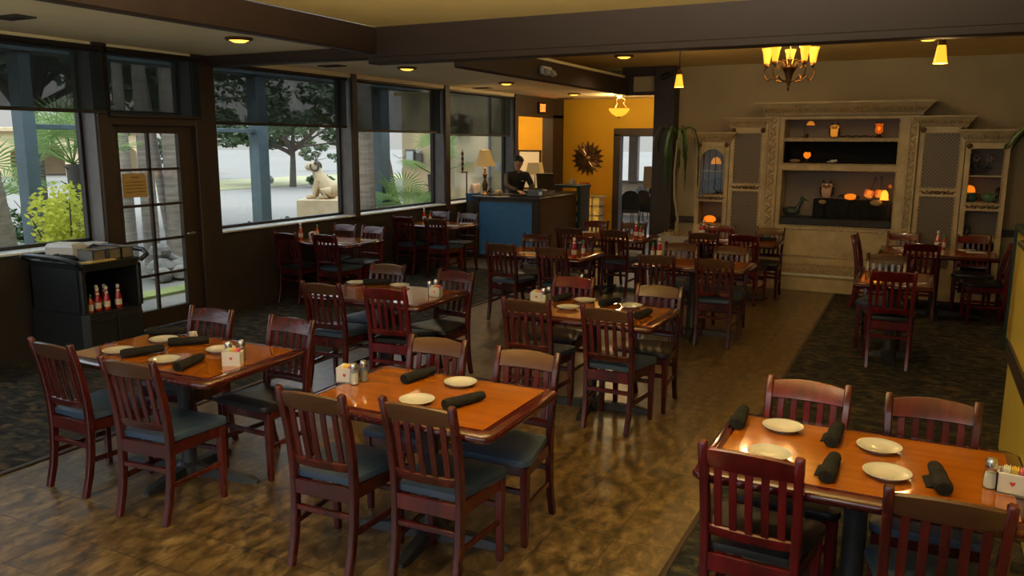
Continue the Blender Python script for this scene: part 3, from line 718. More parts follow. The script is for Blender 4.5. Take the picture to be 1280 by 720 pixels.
paper(-3.98, 8.36, .2, 'white napkin and cutlery on the table before the blue counter')
ketchup(-3.37, 10.42, 'ketchup bottle on the table nearest the doorway'); hot_sauce(-3.31, 10.44, 'hot sauce bottle on the table nearest the doorway')
paper(-4.18, 10.76, .2, 'white napkin and cutlery on the table nearest the doorway')
ketchup(-2.54, 8.70, 'ketchup bottle on the third aisle-row table'); hot_sauce(-2.60, 8.66, 'hot sauce bottle on the third aisle-row table')
ketchup(-2.62, 11.06, 'ketchup bottle on the last aisle-row table'); hot_sauce(-2.67, 11.08, 'hot sauce bottle on the last aisle-row table')
paper(-2.28, 10.72, .2, 'white napkin and cutlery on the last aisle-row table'); napkin(-1.82, 10.82, -1.66, 10.9, 'rolled black napkin on the last aisle-row table')
ketchup(.22, 11.04, 'ketchup bottle on the far carpet table'); hot_sauce(.29, 11.06, 'hot sauce bottle on the far carpet table')
paper(.62, 10.84, .1, 'white napkin and cutlery at the half-wall end of the far carpet table'); paper(-.16, 10.86, .2, 'white napkin and cutlery at the aisle end of the far carpet table'); paper(.54, 11.04, .8, 'white napkin and cutlery behind another on the far carpet table')
paper(.02, 8.10, .9, 'white napkin and cutlery on the small two-seat table')
for x, y, l in ((-.46, 3.58, 'far side beside the corner napkin'), (-.46, 3.23, 'near side, half hidden by a chair'), (-.07, 3.51, 'far side in the middle'), (-.03, 3.23, 'near side in the middle')):
    plate(x, y, 'white side plate on the half-wall table, ' + l)
for a, l in (((-.64, 3.48, -.655, 3.72), 'at the aisle corner'), ((-.25, 3.44, -.24, 3.68), 'far one between the plates'), ((-.23, 3.05, -.22, 3.29), 'near one between the plates'), ((.16, 3.13, .13, 3.36), 'next to the salt shaker')):
    napkin(*a, 'rolled black napkin on the table by the yellow half wall, ' + l)
shaker('salt', .31, 3.29, 'glass salt shaker on the table by the yellow half wall'); caddy(.38, 3.28, -.12, 'white sugar caddy with pink packets on the table by the yellow half wall')
# ------------------------------------------------------------------ bussing cart by the glass door
ct = thing('service_cart', 'black plastic service cart with open shelf and raised handles under the window', 'service cart', (-6.78, 4.83, 0))
W2, D2 = .36, .31
b = MB()                                                     # front (+x) faces the room
def slab(z0, z1, k0=1, k1=1): b.loft([[(-W2 * k, -D2 * k, z), (W2 * k - .05, -D2 * k, z), (W2 * k, -D2 * k + .05, z), (W2 * k, D2 * k - .05, z), (W2 * k - .05, D2 * k, z), (-W2 * k, D2 * k, z)] for z, k in ((z0, k0), (z1, k1))])
slab(.10, .50); slab(.88, .95, .99, 1.03)
b.bx(-W2, -W2 + .03, -D2, D2, .5, .9); b.bx(-W2, W2 - .04, -D2, -D2 + .035, .5, .9, .006); b.bx(-W2, W2 - .04, D2 - .035, D2, .5, .9, .006)
b.bx(W2 - .07, W2 - .01, -D2, -D2 + .05, .5, .9, .01); b.bx(W2 - .07, W2 - .01, D2 - .05, D2, .5, .9, .01)
b.build('body', plast, ct)
for s in (-1, 1):
    MB().tube([(-W2 + .02, s * D2, .94), (-W2 + .02, s * (D2 + .06), .985), (-W2 + .10, s * (D2 + .09), 1.01), (.1, s * (D2 + .09), 1.01), (W2 - .08, s * (D2 + .09), 1.0), (W2 + .01, s * (D2 + .05), .97), (W2 - .01, s * (D2 - .01), .92)], .022, 10).build('handle', plast, ct)
for y0, y1 in ((-.27, -.01), (.01, .27)):
    dd = MB().bx(W2, W2 + .012, y0, y1, .14, .46, .005).build('door', plast, ct)
    MB().bx(W2 + .012, W2 + .03, y0 + .06, y1 - .06, .42, .44, .004).build('door_pull', framew, dd)
MB().at(W2 + .012, -.04, .445, ry=PI / 2).lathe([(.011, 0), (.011, .008), (.004, .010)], 14).build('lock', brass, ct)
for sx in (-1, 1):
    for sy in (-1, 1):
        c = MB().at(sx * .28, sy * .23, .05, rx=PI / 2).lathe([(.05, -.016), (.05, .016)], 18).build('caster', framew, ct)
        MB().at(sx * .28, sy * .23, 0).bx(-.02, .02, -.024, .024, .05, .105, .003).build('caster_fork', steel, c)
CX, CY, CZ = -6.78, 4.83, .9505
for i, (x, y, l) in enumerate(((.20, -.02, 'nearest the viewer'), (.20, .14, 'in the middle'), (.20, .27, 'nearest the door'))):
    p = thing('steel_pan', 'small brushed steel pan on the black cart, ' + l, 'pan', (CX + x, CY + y - .06, CZ), 0, 'steel pans on the cart')
    m = MB(); w, dp, hh, t_ = .20, .12, .095, .006
    m.bx(-w / 2, w / 2, -dp / 2, dp / 2, 0, t_); m.bx(-w / 2, -w / 2 + t_, -dp / 2, dp / 2, 0, hh); m.bx(w / 2 - t_, w / 2, -dp / 2, dp / 2, 0, hh); m.bx(-w / 2, w / 2, -dp / 2, -dp / 2 + t_, 0, hh); m.bx(-w / 2, w / 2, dp / 2 - t_, dp / 2, 0, hh)
    m.build('pan_body', steel, p, ang=0)
    r = MB()
    for a, c_, e, f in ((-w / 2 - .01, w / 2 + .01, -dp / 2 - .01, -dp / 2 + .004), (-w / 2 - .01, w / 2 + .01, dp / 2 - .004, dp / 2 + .01), (-w / 2 - .01, -w / 2 + .004, -dp / 2, dp / 2), (w / 2 - .004, w / 2 + .01, -dp / 2, dp / 2)): r.bx(a, c_, e, f, hh, hh + .005)
    r.build('rim', chrome, p, ang=0)
bxo = tag(MB().at(CX - .18, CY - .06, CZ, .3).poly([(-.14, -.09), (.14, -.09), (.14, .09), (-.14, .09)], .10).build('white_carton', whitecloth, ang=0), 'white carton with a folded lid on the black cart by the window', 'box')
MB().at(CX - .18, CY - .06, CZ + .10, .3).loft([[(-.145, -.095, 0), (.145, -.095, 0), (.145, .095, 0), (-.145, .095, 0)], [(-.12, -.075, .035), (.12, -.075, .035), (.12, .075, .035), (-.12, .075, .035)]]).build('lid', ceramic, bxo, ang=0)
def cloth_heap(name, x, y, z, w, dp, h, seed, m, label, rz=0):
    n, k = 18, 12; g = MB().at(x, y, z, rz); V = []
    for i in range(n + 1):
        for j in range(k + 1):
            u, v = i / n * 2 - 1, j / k * 2 - 1
            e = max(0, 1 - max(abs(u), abs(v)) ** 3)
            V.append((u * w + .03 * mnoise.noise((u * 2, v * 2, seed)), v * dp + .03 * mnoise.noise((u * 2, v * 2, seed + 7)), .004 + e * h * (.75 + .6 * mnoise.noise((u * 3, v * 3, seed + 3)))))
    b0 = len(g.v); g.v += [tuple(g.m @ Vector(p)) for p in V]
    for i in range(n):
        for j in range(k): a = b0 + i * (k + 1) + j; g.f.append((a, a + 1, a + k + 2, a + k + 1))
    o = g.build(name, m, ang=80); o.modifiers.new('thickness', 'SOLIDIFY').thickness = .004
    return tag(o, label, 'cloth')
cloth_heap('black_cloth', CX - .06, CY - .19, CZ, .17, .10, .05, 3, napk, 'crumpled black cloth lying on the near end of the black cart')
cloth_heap('black_cloth', CX - .1, CY + .20, CZ, .20, .08, .10, 5, napk, 'black cloth heaped behind the steel pans on the cart')
tag(MB().at(CX + .315, CY - .10, CZ, .1).poly([(-.04, -.16), (.045, -.15), (.05, .15), (-.03, .17), (-.05, .02)], .012).build('yellow_cloth', mat('mustard_cloth', (.50, .36, .12), .9, n=(20, 2, (.42, .30, .10)))), 'folded yellow cloth on the front edge of the black cart', 'cloth')
for x, y, l in ((.27, -.05, 'second from the near end'), (.27, .04, 'third from the near end'), (.15, .03, 'back row, second from the near end'), (.27, .16, 'standing apart toward the door')):
    ketchup(CX + x, CY + y - .06, 'full ketchup bottle on the black cart shelf, ' + l, .501)
hot_sauce(CX + .275, CY - .185, 'hot sauce bottle at the near end of the black cart shelf', .501)
ketchup(CX + .17, CY + .035, 'ketchup bottle at the back of the black cart shelf behind the front row', .501)
tag(MB().at(-7.36, 4.30, .977).lathe([(.04, 0), (.055, .11), (.052, .11), (.038, .005)], 20).build('clear_tumbler', jarglass), 'clear plastic tumbler on the window sill behind the black cart', 'tumbler')
# ------------------------------------------------------------------ host counter with the things on it
hc = thing('host_counter', 'blue-fronted host counter with dark top and brown end panel', 'counter', (0, 0, 0))
MB().bx(-6.90, -5.70, 12.40, 12.92, .0, 1.055).bx(-6.10, -5.70, 12.92, 14.45, 0, 1.055).build('body', cside, hc, ang=0)
MB().bx(-6.84, -5.83, 12.375, 12.40, .08, 1.0, .004).build('blue_panel', bluepan, hc)
fr = MB(); fr.bx(-6.95, -6.84, 12.37, 12.5, 0, 1.055, .005); fr.bx(-5.83, -5.69, 12.37, 12.44, 0, 1.055, .005); fr.bx(-6.84, -5.83, 12.38, 12.42, 0, .08)
fr.build('corner_post', ctop, hc)
MB().bx(-6.98, -5.66, 12.34, 12.96, 1.055, 1.10, .006).bx(-6.14, -5.66, 12.9, 14.5, 1.055, 1.10, .006).build('countertop', ctop, hc)
en = MB(); en.bx(-5.70, -5.62, 14.02, 14.50, 0, 1.21, .008); en.bx(-6.16, -5.60, 13.98, 14.52, 1.19, 1.24, .008)
en.build('raised_end', teal, hc)
hp = MB()
for k in range(3): hp.bx(-5.70, -5.672, 14.0, 14.02, .55 + .2 * k, .66 + .2 * k, .003)
hp.build('hinge', steel, hc)
ZT2 = 1.101
lm = thing('table_lamp', 'lit brass table lamp with bell shade at the window end of the host counter', 'lamp', (-6.86, 12.62, ZT2))
MB().lathe([(.085, 0), (.09, .015), (.06, .04), (.035, .07), (.045, .12), (.055, .17), (.035, .23), (.02, .27), (.03, .32), (.04, .35), (.022, .39), (.014, .44), (.03, .46), (.014, .48), (.012, .56)], 22).build('turned_base', brass, lm)
MB().lathe([(.205, .50), (.185, .535), (.145, .60), (.115, .68), (.098, .76), (.09, .78)], 28, cap=False).build('bell_shade', shadem, lm)
light('table_lamp_bulb', 'POINT', (-6.86, 12.62, ZT2 + .63), 5, (1, .62, .25), .05)
cs = thing('side_console', 'dark console cabinet behind the man carrying the rectangular-shaded lamp', 'console', (-6.75, 14.35, 0))
MB().bx(-.40, .38, -.15, .15, 0, 1.06, .008).bx(-.43, .41, -.17, .17, 1.06, 1.10, .006).build('body', ctop, cs)
for q in (-.01, ): MB().bx(-.38, -.02, -.158, -.15, .1, 1.0, .004).build('door', cside, cs); MB().bx(.0, .36, -.158, -.15, .1, 1.0, .004).build('door', cside, cs)
l2 = thing('table_lamp', 'small lit lamp with rectangular shade on the console behind the man', 'lamp', (-6.70, 14.35, ZT2))
MB().lathe([(.06, 0), (.06, .012), (.015, .025), (.009, .06), (.008, .36)], 18).build('stem_base', framew, l2)
sh = MB(); sh.loft([[(-.155, -.10, .30), (.155, -.10, .30), (.155, .10, .30), (-.155, .10, .30)], [(-.115, -.075, .53), (.115, -.075, .53), (.115, .075, .53), (-.115, .075, .53)]], cap=False); sh.build('square_shade', shadem, l2, ang=0)
light('square_lamp_bulb', 'POINT', (-6.70, 14.35, ZT2 + .36), 2, (1, .55, .2), .04)
mo = thing('monitor', 'black computer monitor turned away on the end of the host counter', 'monitor', (-5.86, 12.98, ZT2), R(62))
m = MB(); m.lathe([(.10, 0), (.10, .012), (.03, .02)], 20); m.bx(-.02, .02, -.02, .02, .015, .14, .004); m.build('stand', plast, mo)
MB().at(0, 0, .235, rx=-.15).box(0, 0, 0, .37, .035, .30, .008).build('screen_case', plast, mo)
MB().at(0, -.012, .235, rx=-.15).box(0, .035, -.01, .20, .05, .17, .02).build('back_shell', plast, mo)
pr = thing('receipt_printer', 'grey receipt printer in front of the monitor on the host counter', 'printer', (-5.86, 12.66, ZT2), .1)
MB().box(0, 0, .06, .30, .22, .12, .015).build('case', mat('printer_grey', (.10, .115, .15), .5), pr)
MB().bx(-.10, .10, -.06, .06, .12, .135, .004).build('paper_door', framew, pr)
MB().bx(.06, .12, -.113, -.11, .03, .09).build('paper_tag', whitecloth, pr, ang=0)
tag(MB().at(-6.24, 12.56, ZT2, .05).box(0, 0, .02, .42, .16, .04, .008).build('keyboard_tray', framew), 'flat black keyboard box in front of the man on the counter', 'keyboard')
sk = thing('round_ornament', 'small round cream gourd ornament on the counter in front of the man', 'ornament', (-6.50, 12.46, ZT2))
g = MB(); n = 24
g.loft([[((.072 + .006 * cos(6 * (2 * PI * j / n))) * sin(max(.03, PI * i / 9.01)) * cos(2 * PI * j / n), (.062 + .006 * cos(6 * (2 * PI * j / n))) * sin(max(.03, PI * i / 9.01)) * sin(2 * PI * j / n), .055 - .055 * cos(PI * i / 9)) for j in range(n)] for i in range(10)])
g.build('gourd_body', mat('gourd_cream', (.55, .44, .24), .6, n=(8, 3, (.38, .27, .12))), sk)
MB().tube([(0, 0, .108), (.004, 0, .12), (.012, 0, .128)], [.008, .006, .004], 6).build('stem', bark, sk)
ph = thing('desk_phone', 'black desk telephone beside the counter lamp', 'telephone', (-6.70, 12.62, ZT2), .3)
MB().loft([[(-.08, -.09, 0), (.08, -.09, 0), (.08, .09, 0), (-.08, .09, 0)], [(-.08, -.09, .02), (.08, -.09, .02), (.08, .09, .07), (-.08, .09, .07)]]).build('base', framew, ph, ang=0)
MB().tube([(-.055, -.085, .065), (-.055, -.06, .075), (-.055, .06, .105), (-.055, .09, .10)], [.024, .016, .016, .024], 8).build('handset', framew, ph)
tag(MB().at(-6.35, 12.43, ZT2, .2).box(0, 0, .004, .11, .06, .008, .002).build('white_cards', whitecloth), 'white cards lying beside the gourd ornament on the counter', 'cards')
mg = thing('mug', 'pale mug on the raised end of the host counter', 'mug', (-5.86, 14.2, 1.24))
MB().lathe([(.035, 0), (.042, .01), (.042, .10), (.038, .10), (.036, .012), (.001, .01)], 20).build('mug_body', china, mg)
MB().at(.042, 0, .05).tube([(0, 0, .03), (.02, 0, .025), (.026, 0, 0), (.018, 0, -.025), (0, 0, -.03)], .006, 7).build('mug_handle', china, mg)
# things on the sill side of the counter: black display stand, papers, blue bin
st = thing('display_stand', 'slim black metal stand in the window behind the counter lamp', 'stand', (-7.12, 11.98 + .45, 0))
m = MB(); m.lathe([(.11, 0), (.11, .012), (.012, .03)], 18); m.tube([(0, 0, .02), (0, 0, 1.50)], .012, 8); m.build('pole', framew, st)
m = MB(); m.tube([(0, -.16, 1.50), (0, .03, 1.50)], .014, 8); m.build('cross_bar', framew, st)
m = MB()
for k in range(4): m.ball(.0, -.14 + .0 * k, 1.56 + .085 * k, .022, .03, .045)
m.tube([(0, -.14, 1.5), (0, -.14, 1.9)], .006, 6); m.build('bead_ornament', brass, st)
pb = thing('paper_holder', 'blue bin of white leaflets on the sill by the host counter', 'leaflet bin', (-7.12, 12.72, 0))
MB().bx(-.06, .06, -.18, .18, .60, 1.0).bx(-.055, .055, -.16, .16, 0, .62).build('stand', cside, pb, ang=0)
MB().loft([[(-.07, -.16, 1.0), (.07, -.16, 1.0), (.07, .16, 1.0), (-.07, .16, 1.0)], [(-.09, -.19, 1.12), (.09, -.19, 1.12), (.09, .19, 1.12), (-.09, .19, 1.12)]]).build('blue_bin', mulch, pb, ang=0)
m = MB()
for k in range(6): m.at(-.04 + .015 * k, -.02 + .02 * (k % 3), 1.14, rx=.12 * (k - 3), ry=.1).box(0, 0, .06, .004, .24, .16)
m.build('leaflets', mat('leaflet_white', (.62, .62, .70), .7), pb, ang=0)
# ------------------------------------------------------------------ lobby: picture, sunburst, glass-block stand, bowl light, floor lamp
pc = thing('framed_picture', 'white framed picture with black border on the yellow alcove wall behind the man', 'picture', (-8.36, 17.59, 1.38))
m = MB()
for a in ((-.30, -.26, -.46, .46), (.26, .30, -.46, .46), (-.30, .30, -.46, -.42), (-.30, .30, .42, .46)): m.bx(a[0], a[1], -.03, 0, a[2], a[3], .004)
m.build('frame', framew, pc); MB().bx(-.27, .27, -.012, -.004, -.43, .43).build('print', whitecloth, pc, ang=0)
sb = thing('sunburst_mirror', 'bronze sunburst wall ornament with layered petals on the yellow lobby wall', 'wall ornament', (-6.65, 17.0, 1.67))
for lay, (n, r0, r1, w, y) in enumerate(((18, .07, .385, .040, -.018), (18, .05, .30, .040, -.036))):
    for k in range(n):
        a = 2 * PI * (k + .5 * lay) / n; m = MB().at(0, y, 0, ry=a)
        rr = [r0, r0 + (r1 - r0) * .45, r0 + (r1 - r0) * .75, r1]; ww = [.010, w, w * .75, .003]
        m.loft([[(-q, .004, r), (0, -.014, r), (q, .004, r), (0, .008, r)] for r, q in zip(rr, ww)]); m.build('petal', sunray, sb, ang=20)
MB().at(0, -.045, 0, rx=PI / 2).lathe([(.075, -.03), (.075, 0), (.04, .022), (.001, .028)], 24).build('hub', sunray, sb)
gb = thing('glass_block_stand', 'pale gold grid stand of amber glass blocks below the sunburst ornament', 'display stand', (-6.57, 16.72, 0))
x0, x1, nz = -.36, .36, 4; m = MB()
for k in range(5): x = x0 + (x1 - x0) * k / 4; m.bx(x - .014, x + .014, -.11, .11, .0, .86)
for k in range(5): z = .05 + .20 * k; m.bx(x0 - .014, x1 + .014, -.11, .11, z - .014, z + .014)
m.bx(-.40, .44, -.13, .13, .85, .885, .004); m.build('grid_frame', goldm, gb, ang=0)
gm = mat('amber_block', (.55, .32, .05), .12, coat=.5, n=(9, 2, (.85, .62, .20)), emit=((1, .6, .1), .12))
for i in range(4):
    for k in range(4): MB().bx(x0 + .18 * i + .014, x0 + .18 * (i + 1) - .014, -.09, .09, .064 + .2 * k, .236 + .2 * k, .02).build('glass_block', gm, gb)
bw = thing('stemmed_bowl', 'pink glass brandy bowl on the gold grid stand by the yellow wall', 'glass bowl', (-6.60, 16.70, .886))
MB().lathe([(.07, 0), (.075, .006), (.012, .02), (.010, .06), (.05, .075), (.125, .13), (.14, .19), (.115, .27), (.110, .27), (.133, .19), (.118, .135), (.04, .085), (.001, .08)], 28).build('bowl', pinkglass, bw)
m = MB(); random.seed(4)
for k in range(16): a = random.random() * 6.3; r = random.random() * .08; m.ball(r * cos(a), r * sin(a), .115 + random.random() * .05, .022, nu=8, nv=6)
m.build('candy', mat('candy_pink', (.55, .22, .16), .5), bw)['kind'] = 'stuff'
bl = thing('bowl_ceiling_light', 'lit amber bowl light hanging from the lobby soffit before the yellow wall', 'ceiling light', (-5.43, 15.5, ZS))
MB().lathe([(.09, 0), (.10, -.015), (.05, -.05), (.02, -.07)], 20).build('canopy', brass, bl)
for k in range(3):
    a = 2 * PI * k / 3 + .3; MB().tube([(.03 * cos(a), .03 * sin(a), -.05), (.12 * cos(a), .12 * sin(a), -.10), (.08 * cos(a), .08 * sin(a), -.17), (.17 * cos(a), .17 * sin(a), -.27)], .007, 6).build('scroll_arm', brass, bl)
MB().lathe([(.205, -.27), (.195, -.30), (.14, -.37), (.06, -.415), (.001, -.42)], 28).build('glass_bowl', amber, bl)
MB().lathe([(.018, -.415), (.02, -.43), (.006, -.455), (.001, -.46)], 12).build('finial', brass, bl)
light('bowl_light_lamp', 'POINT', (-5.43, 15.5, ZS - .18), 34, (1, .76, .38), .15)
fl = thing('floor_lamp', 'slim black floor lamp with tan drum shade standing before the far doorway', 'floor lamp', (-3.97, 13.0, 0))
m = MB(); m.lathe([(.15, 0), (.15, .015), (.02, .035)], 22); m.tube([(0, 0, .03), (0, 0, 1.34)], .011, 8); m.build('pole', framew, fl)
sh = MB(); sh.loft([[(-.105, -.105, 1.28), (.105, -.105, 1.28), (.105, .105, 1.28), (-.105, .105, 1.28)], [(-.10, -.10, 1.63), (.10, -.10, 1.63), (.10, .10, 1.63), (-.10, .10, 1.63)]], cap=False); sh.build('lamp_shade', shadem2, fl, ang=0)
# stacking chairs and tables in the next room
def banquet():
    t = thing('banquet_chair', 'x', 'chair', group='black banquet chairs in the next room')
    MB().loft([[(.21 * a * k, .21 * b_ * k, z) for a, b_ in ((-1, -.85), (-.85, -1), (.85, -1), (1, -.85), (1, .85), (.85, 1), (-.85, 1), (-1, .85))] for z, k in ((.42, .95), (.44, 1.02), (.48, 1), (.50, .9))]).build('seat', blackv, t)
    pts = [(.20, .50), (.215, .70), (.19, .85), (.11, .93), (0, .95), (-.11, .93), (-.19, .85), (-.215, .70), (-.20, .50)]
    MB().at(0, -.215, 0, rx=.12).poly(pts, .045, 'y').build('backrest', blackv, t)
    for sx in (-1, 1):
        for sy in (-1, 1): MB().tube([(sx * .18, sy * .18, .43), (sx * .205, sy * .215, 0)], .012, 8).build('leg', framew, t)
    return t
bq = banquet()
for x, y, a, l in ((-6.02, 18.15, .3, 'nearest the doorway jamb'), (-5.62, 18.5, -.4, 'in the middle of the doorway view'), (-6.42, 19.5, 2.6, 'behind the first round table'), (-5.78, 19.9, 2.2, 'farther back toward the red railing'), (-6.3, 20.8, 3.1, 'closest to the far windows'), (-5.12, 18.4, .5, 'half hidden by the floor lamp')):
    place(bq, (x, y, 0), a, 'black banquet chair through the far doorway, ' + l)
rt = thing('round_table', 'x', 'table', group='round dark tables in the next room')
MB().lathe([(.50, .72), (.505, .735), (.50, .75), (.001, .752)], 32).build('tabletop', ctop, rt); MB().lathe([(.22, 0), (.22, .02), (.05, .05), (.04, .7), (.12, .72)], 18).build('pedestal', framew, rt)
place(rt, (-6.55, 18.75, 0), 0, 'dark round table through the far doorway beside its left jamb'); place(rt, (-5.35, 19.25, 0), 0, 'dark round table through the far doorway behind the middle chair')
rl = thing('red_railing', 'red railing outside the windows of the next room', 'railing', (-5.2, 24.0, 0))
m = MB(); m.bx(-2.2, 2.2, -.03, .03, 1.25, 1.32); m.bx(-2.2, 2.2, -.03, .03, .7, .76)
for k in range(23): m.bx(-2.2 + .2 * k - .03, -2.2 + .2 * k + .03, -.02, .02, 0, 1.3)
m.build('rails', redm, rl, ang=0)
# ------------------------------------------------------------------ tall plant in a grey pot by the column
pl = thing('potted_plant', 'tall bare-stemmed plant with hanging strap leaves in a grey pot by the column', 'plant', (-3.07, 11.42, 0))
MB().loft([[(a * k, b_ * k, z) for a, b_ in ((-1, -.9), (-.9, -1), (.9, -1), (1, -.9), (1, .9), (.9, 1), (-.9, 1), (-1, .9))] for z, k in ((0, .17), (.02, .18), (.68, .245), (.72, .25), (.72, .225), (.66, .22))]).build('pot', clay, pl)
m = MB(); random.seed(9)
for k in range(60):
    a = random.random() * 6.28; r = random.random() * .2; b_ = random.random() * 6.28
    m.tube([(r * cos(a), r * sin(a), .68), (r * cos(a) + .08 * cos(b_), r * sin(a) + .08 * sin(b_), .72 + random.random() * .07)], .004, 4)
m.build('dry_moss', twig, pl)['kind'] = 'stuff'
MB().tube([(-.02, 0, .66), (-.01, 0, .95), (-.07, 0, 1.25), (-.085, .01, 1.6), (-.06, .01, 2.05), (-.03, .01, 2.14)], [.022, .019, .017, .016, .014, .012], 9).build('stem', mat('pale_stem', (.32, .27, .16), .7), pl)
for k in range(15):
    a = k * 2.4 + .3; Lh = .15 + .95 * random.random() ** 1.3; out = .10 + .30 * random.random(); m = MB(); P = []; nseg = 12
    for i in range(nseg + 1):
        t_ = i / nseg; P.append((out * sin(min(1, t_ * 2.2) * PI / 2) * cos(a), out * sin(min(1, t_ * 2.2) * PI / 2) * sin(a), .13 * sin(min(1, t_ * 2.6) * PI) - Lh * max(0, t_ - .22) ** 1.15))
    rings = []
    for i, p in enumerate(P):
        t_ = i / nseg; w = (.014 + .012 * abs(sin(t_ * 15 + k))) * (1 if t_ < .85 else (1 - t_) * 6 + .1) * (1 if t_ > .2 else .45)
        px, py = -sin(a) * w, cos(a) * w; zz = 2.12 - .02 * (k % 4)
        rings.append([(p[0] - px - .05, p[1] - py, p[2] + zz), (p[0] - .05, p[1], p[2] + zz + .008), (p[0] + px - .05, p[1] + py, p[2] + zz), (p[0] - .05, p[1], p[2] + zz - .004)])
    m.loft(rings).build('leaf', leafd, pl)
# second plant behind the divider (right edge)
p2 = thing('potted_palm', 'dark-leaved plant behind the yellow divider at the right edge', 'plant', (1.10, 11.0 - 1.3, 0))
MB().lathe([(.17, 0), (.2, .4), (.22, .42), (.19, .42), (.18, .36), (.001, .35)], 20).build('pot', clay, p2)
MB().tube([(0, 0, .36), (.02, 0, 1.2), (-.01, 0, 1.95), (0, 0, 2.1)], [.03, .028, .022, .015], 8).build('stem', bark, p2)
for k in range(14):
    a = k * 2.39; m = MB(); rings = []
    for i in range(9):
        t_ = i / 8; w = .045 * sin(PI * (t_ * .85 + .12)); r = .42 * t_; z = 2.06 + .22 * sin(t_ * 2.2) - .28 * t_ * t_ - .03 * (k % 3)
        rings.append([(r * cos(a) + sin(a) * w, r * sin(a) - cos(a) * w, z), (r * cos(a), r * sin(a), z - .012), (r * cos(a) - sin(a) * w, r * sin(a) + cos(a) * w, z), (r * cos(a), r * sin(a), z + .004)])
    m.loft(rings).build('leaf', leafd, p2)
# ------------------------------------------------------------------ chandelier and pendants
ch = thing('chandelier', 'five-arm bronze chandelier with lit amber bell glasses', 'chandelier', (-1.33, 9.05, 2.71))
ch.scale = (.8, .8, 1)
MB().lathe([(.06, .41), (.065, .40), (.03, .37)], 18).tube([(0, 0, .38), (0, 0, .18)], .008, 8).build('hanging_rod', brass, ch)
MB().lathe([(.001, -.17), (.012, -.16), (.02, -.14), (.012, -.12), (.03, -.08), (.038, -.04), (.055, .01), (.085, .055), (.10, .06), (.10, .075), (.03, .085), (.022, .12), (.035, .15), (.012, .19)], 22).build('centre_urn', brass, ch)
for k in range(5):
    a = 2 * PI * k / 5 + .45; c_, s_ = cos(a), sin(a)
    def pt(r, z): return (r * c_, r * s_, z)
    arm = MB().tube([pt(.03, -.06), pt(.08, -.075), pt(.16, -.06), pt(.22, -.02), pt(.27, -.06), pt(.32, -.02), pt(.33, .05), pt(.30, .085), pt(.285, .07)], .009, 7)
    arm.tube([pt(.04, .06), pt(.09, .13), pt(.15, .14), pt(.17, .09), pt(.13, .06), pt(.11, .09)], .007, 6)
    ao = arm.build('arm', brass, ch)
    MB().at(.30 * c_, .30 * s_, .085).lathe([(.012, 0), (.035, .01), (.028, .035), (.02, .045)], 14).build('cup', brass, ao)
    MB().at(.30 * c_, .30 * s_, .12).lathe([(.034, 0), (.044, .05), (.056, .11), (.075, .155), (.071, .155), (.052, .11), (.040, .05), (.030, .004)], 20, cap=False).build('bell_glass', amber, ao)
    MB().at(.30 * c_, .30 * s_, .17).ball(0, 0, .02, .024, .024, .038).build('bulb', hot, ao)
for k in range(5):
    a = 2 * PI * k / 5 + .45; light('chandelier_lamp', 'POINT', (-1.33 + .24 * cos(a), 9.05 + .24 * sin(a), 3.0), 4.5, (1, .76, .40), .035)
def pendant(x, y, z, label, proto=[]):
    if not proto:
        t = thing('pendant_light', label, 'pendant light', group='small amber pendants')
        MB().tube([(0, 0, 0), (0, 0, ZC - 2.82)], .006, 6).build('cord', framew, t)
        MB().lathe([(.014, .06), (.03, .04), (.034, 0), (.02, -.01)], 16).build('cap', brass, t)
        MB().lathe([(.03, .0), (.036, -.02), (.043, -.08), (.054, -.14), (.058, -.15), (.054, -.15), (.039, -.08), (.03, -.01)], 24, cap=False).build('glass_shade', amber, t)
        MB().ball(0, 0, -.07, .022, .022, .035).build('bulb', hot, t); proto.append(t)
    o = place(proto[0], (x, y, z), 0, label)
    light('pendant_lamp', 'POINT', (x, y, z - .17), 4, (1, .62, .24), .06)
pendant(-2.72, 9.9, 2.82, 'small amber pendant hanging beside the dark column')
pendant(.05, 7.9, 2.82, 'small amber pendant hanging above the right end of the cream cabinets')

c2 = copy_tree(ch); c2.location = (-1.45, 2.6, 2.71); c2['label'] = 'second five-arm chandelier, out of view in the near ceiling bay, before the cross beam'  # unseen; suggested by a ceiling shadow, added to light the near bay
light('chandelier_lamp', 'POINT', (-1.45, 2.6, 2.40), 18, (1, .88, .66), .5)
light('ceiling_fill_spot', 'SPOT', (-1.45, 2.6, 2.40), 330, (1, .88, .62), .4, spot_size=R(172), spot_blend=.1).rotation_euler = (PI, 0, 0)  # extra upward fill added to brighten the ceiling and soffit
c3 = copy_tree(ch); c3.location = (-1.2, -1.6, 2.71); c3['label'] = 'third five-arm chandelier added unseen behind the viewer to light the near bay'  # added copy behind the camera; it and its lamp fill the near room
light('chandelier_lamp', 'POINT', (-1.2, -1.6, 2.40), 20, (1, .86, .60), .5)
light('alcove_fill', 'POINT', (-8.5, 16.0, 2.6), 40, (1, .78, .45), .2)  # added fill without a fixture, brightens the yellow alcove walls
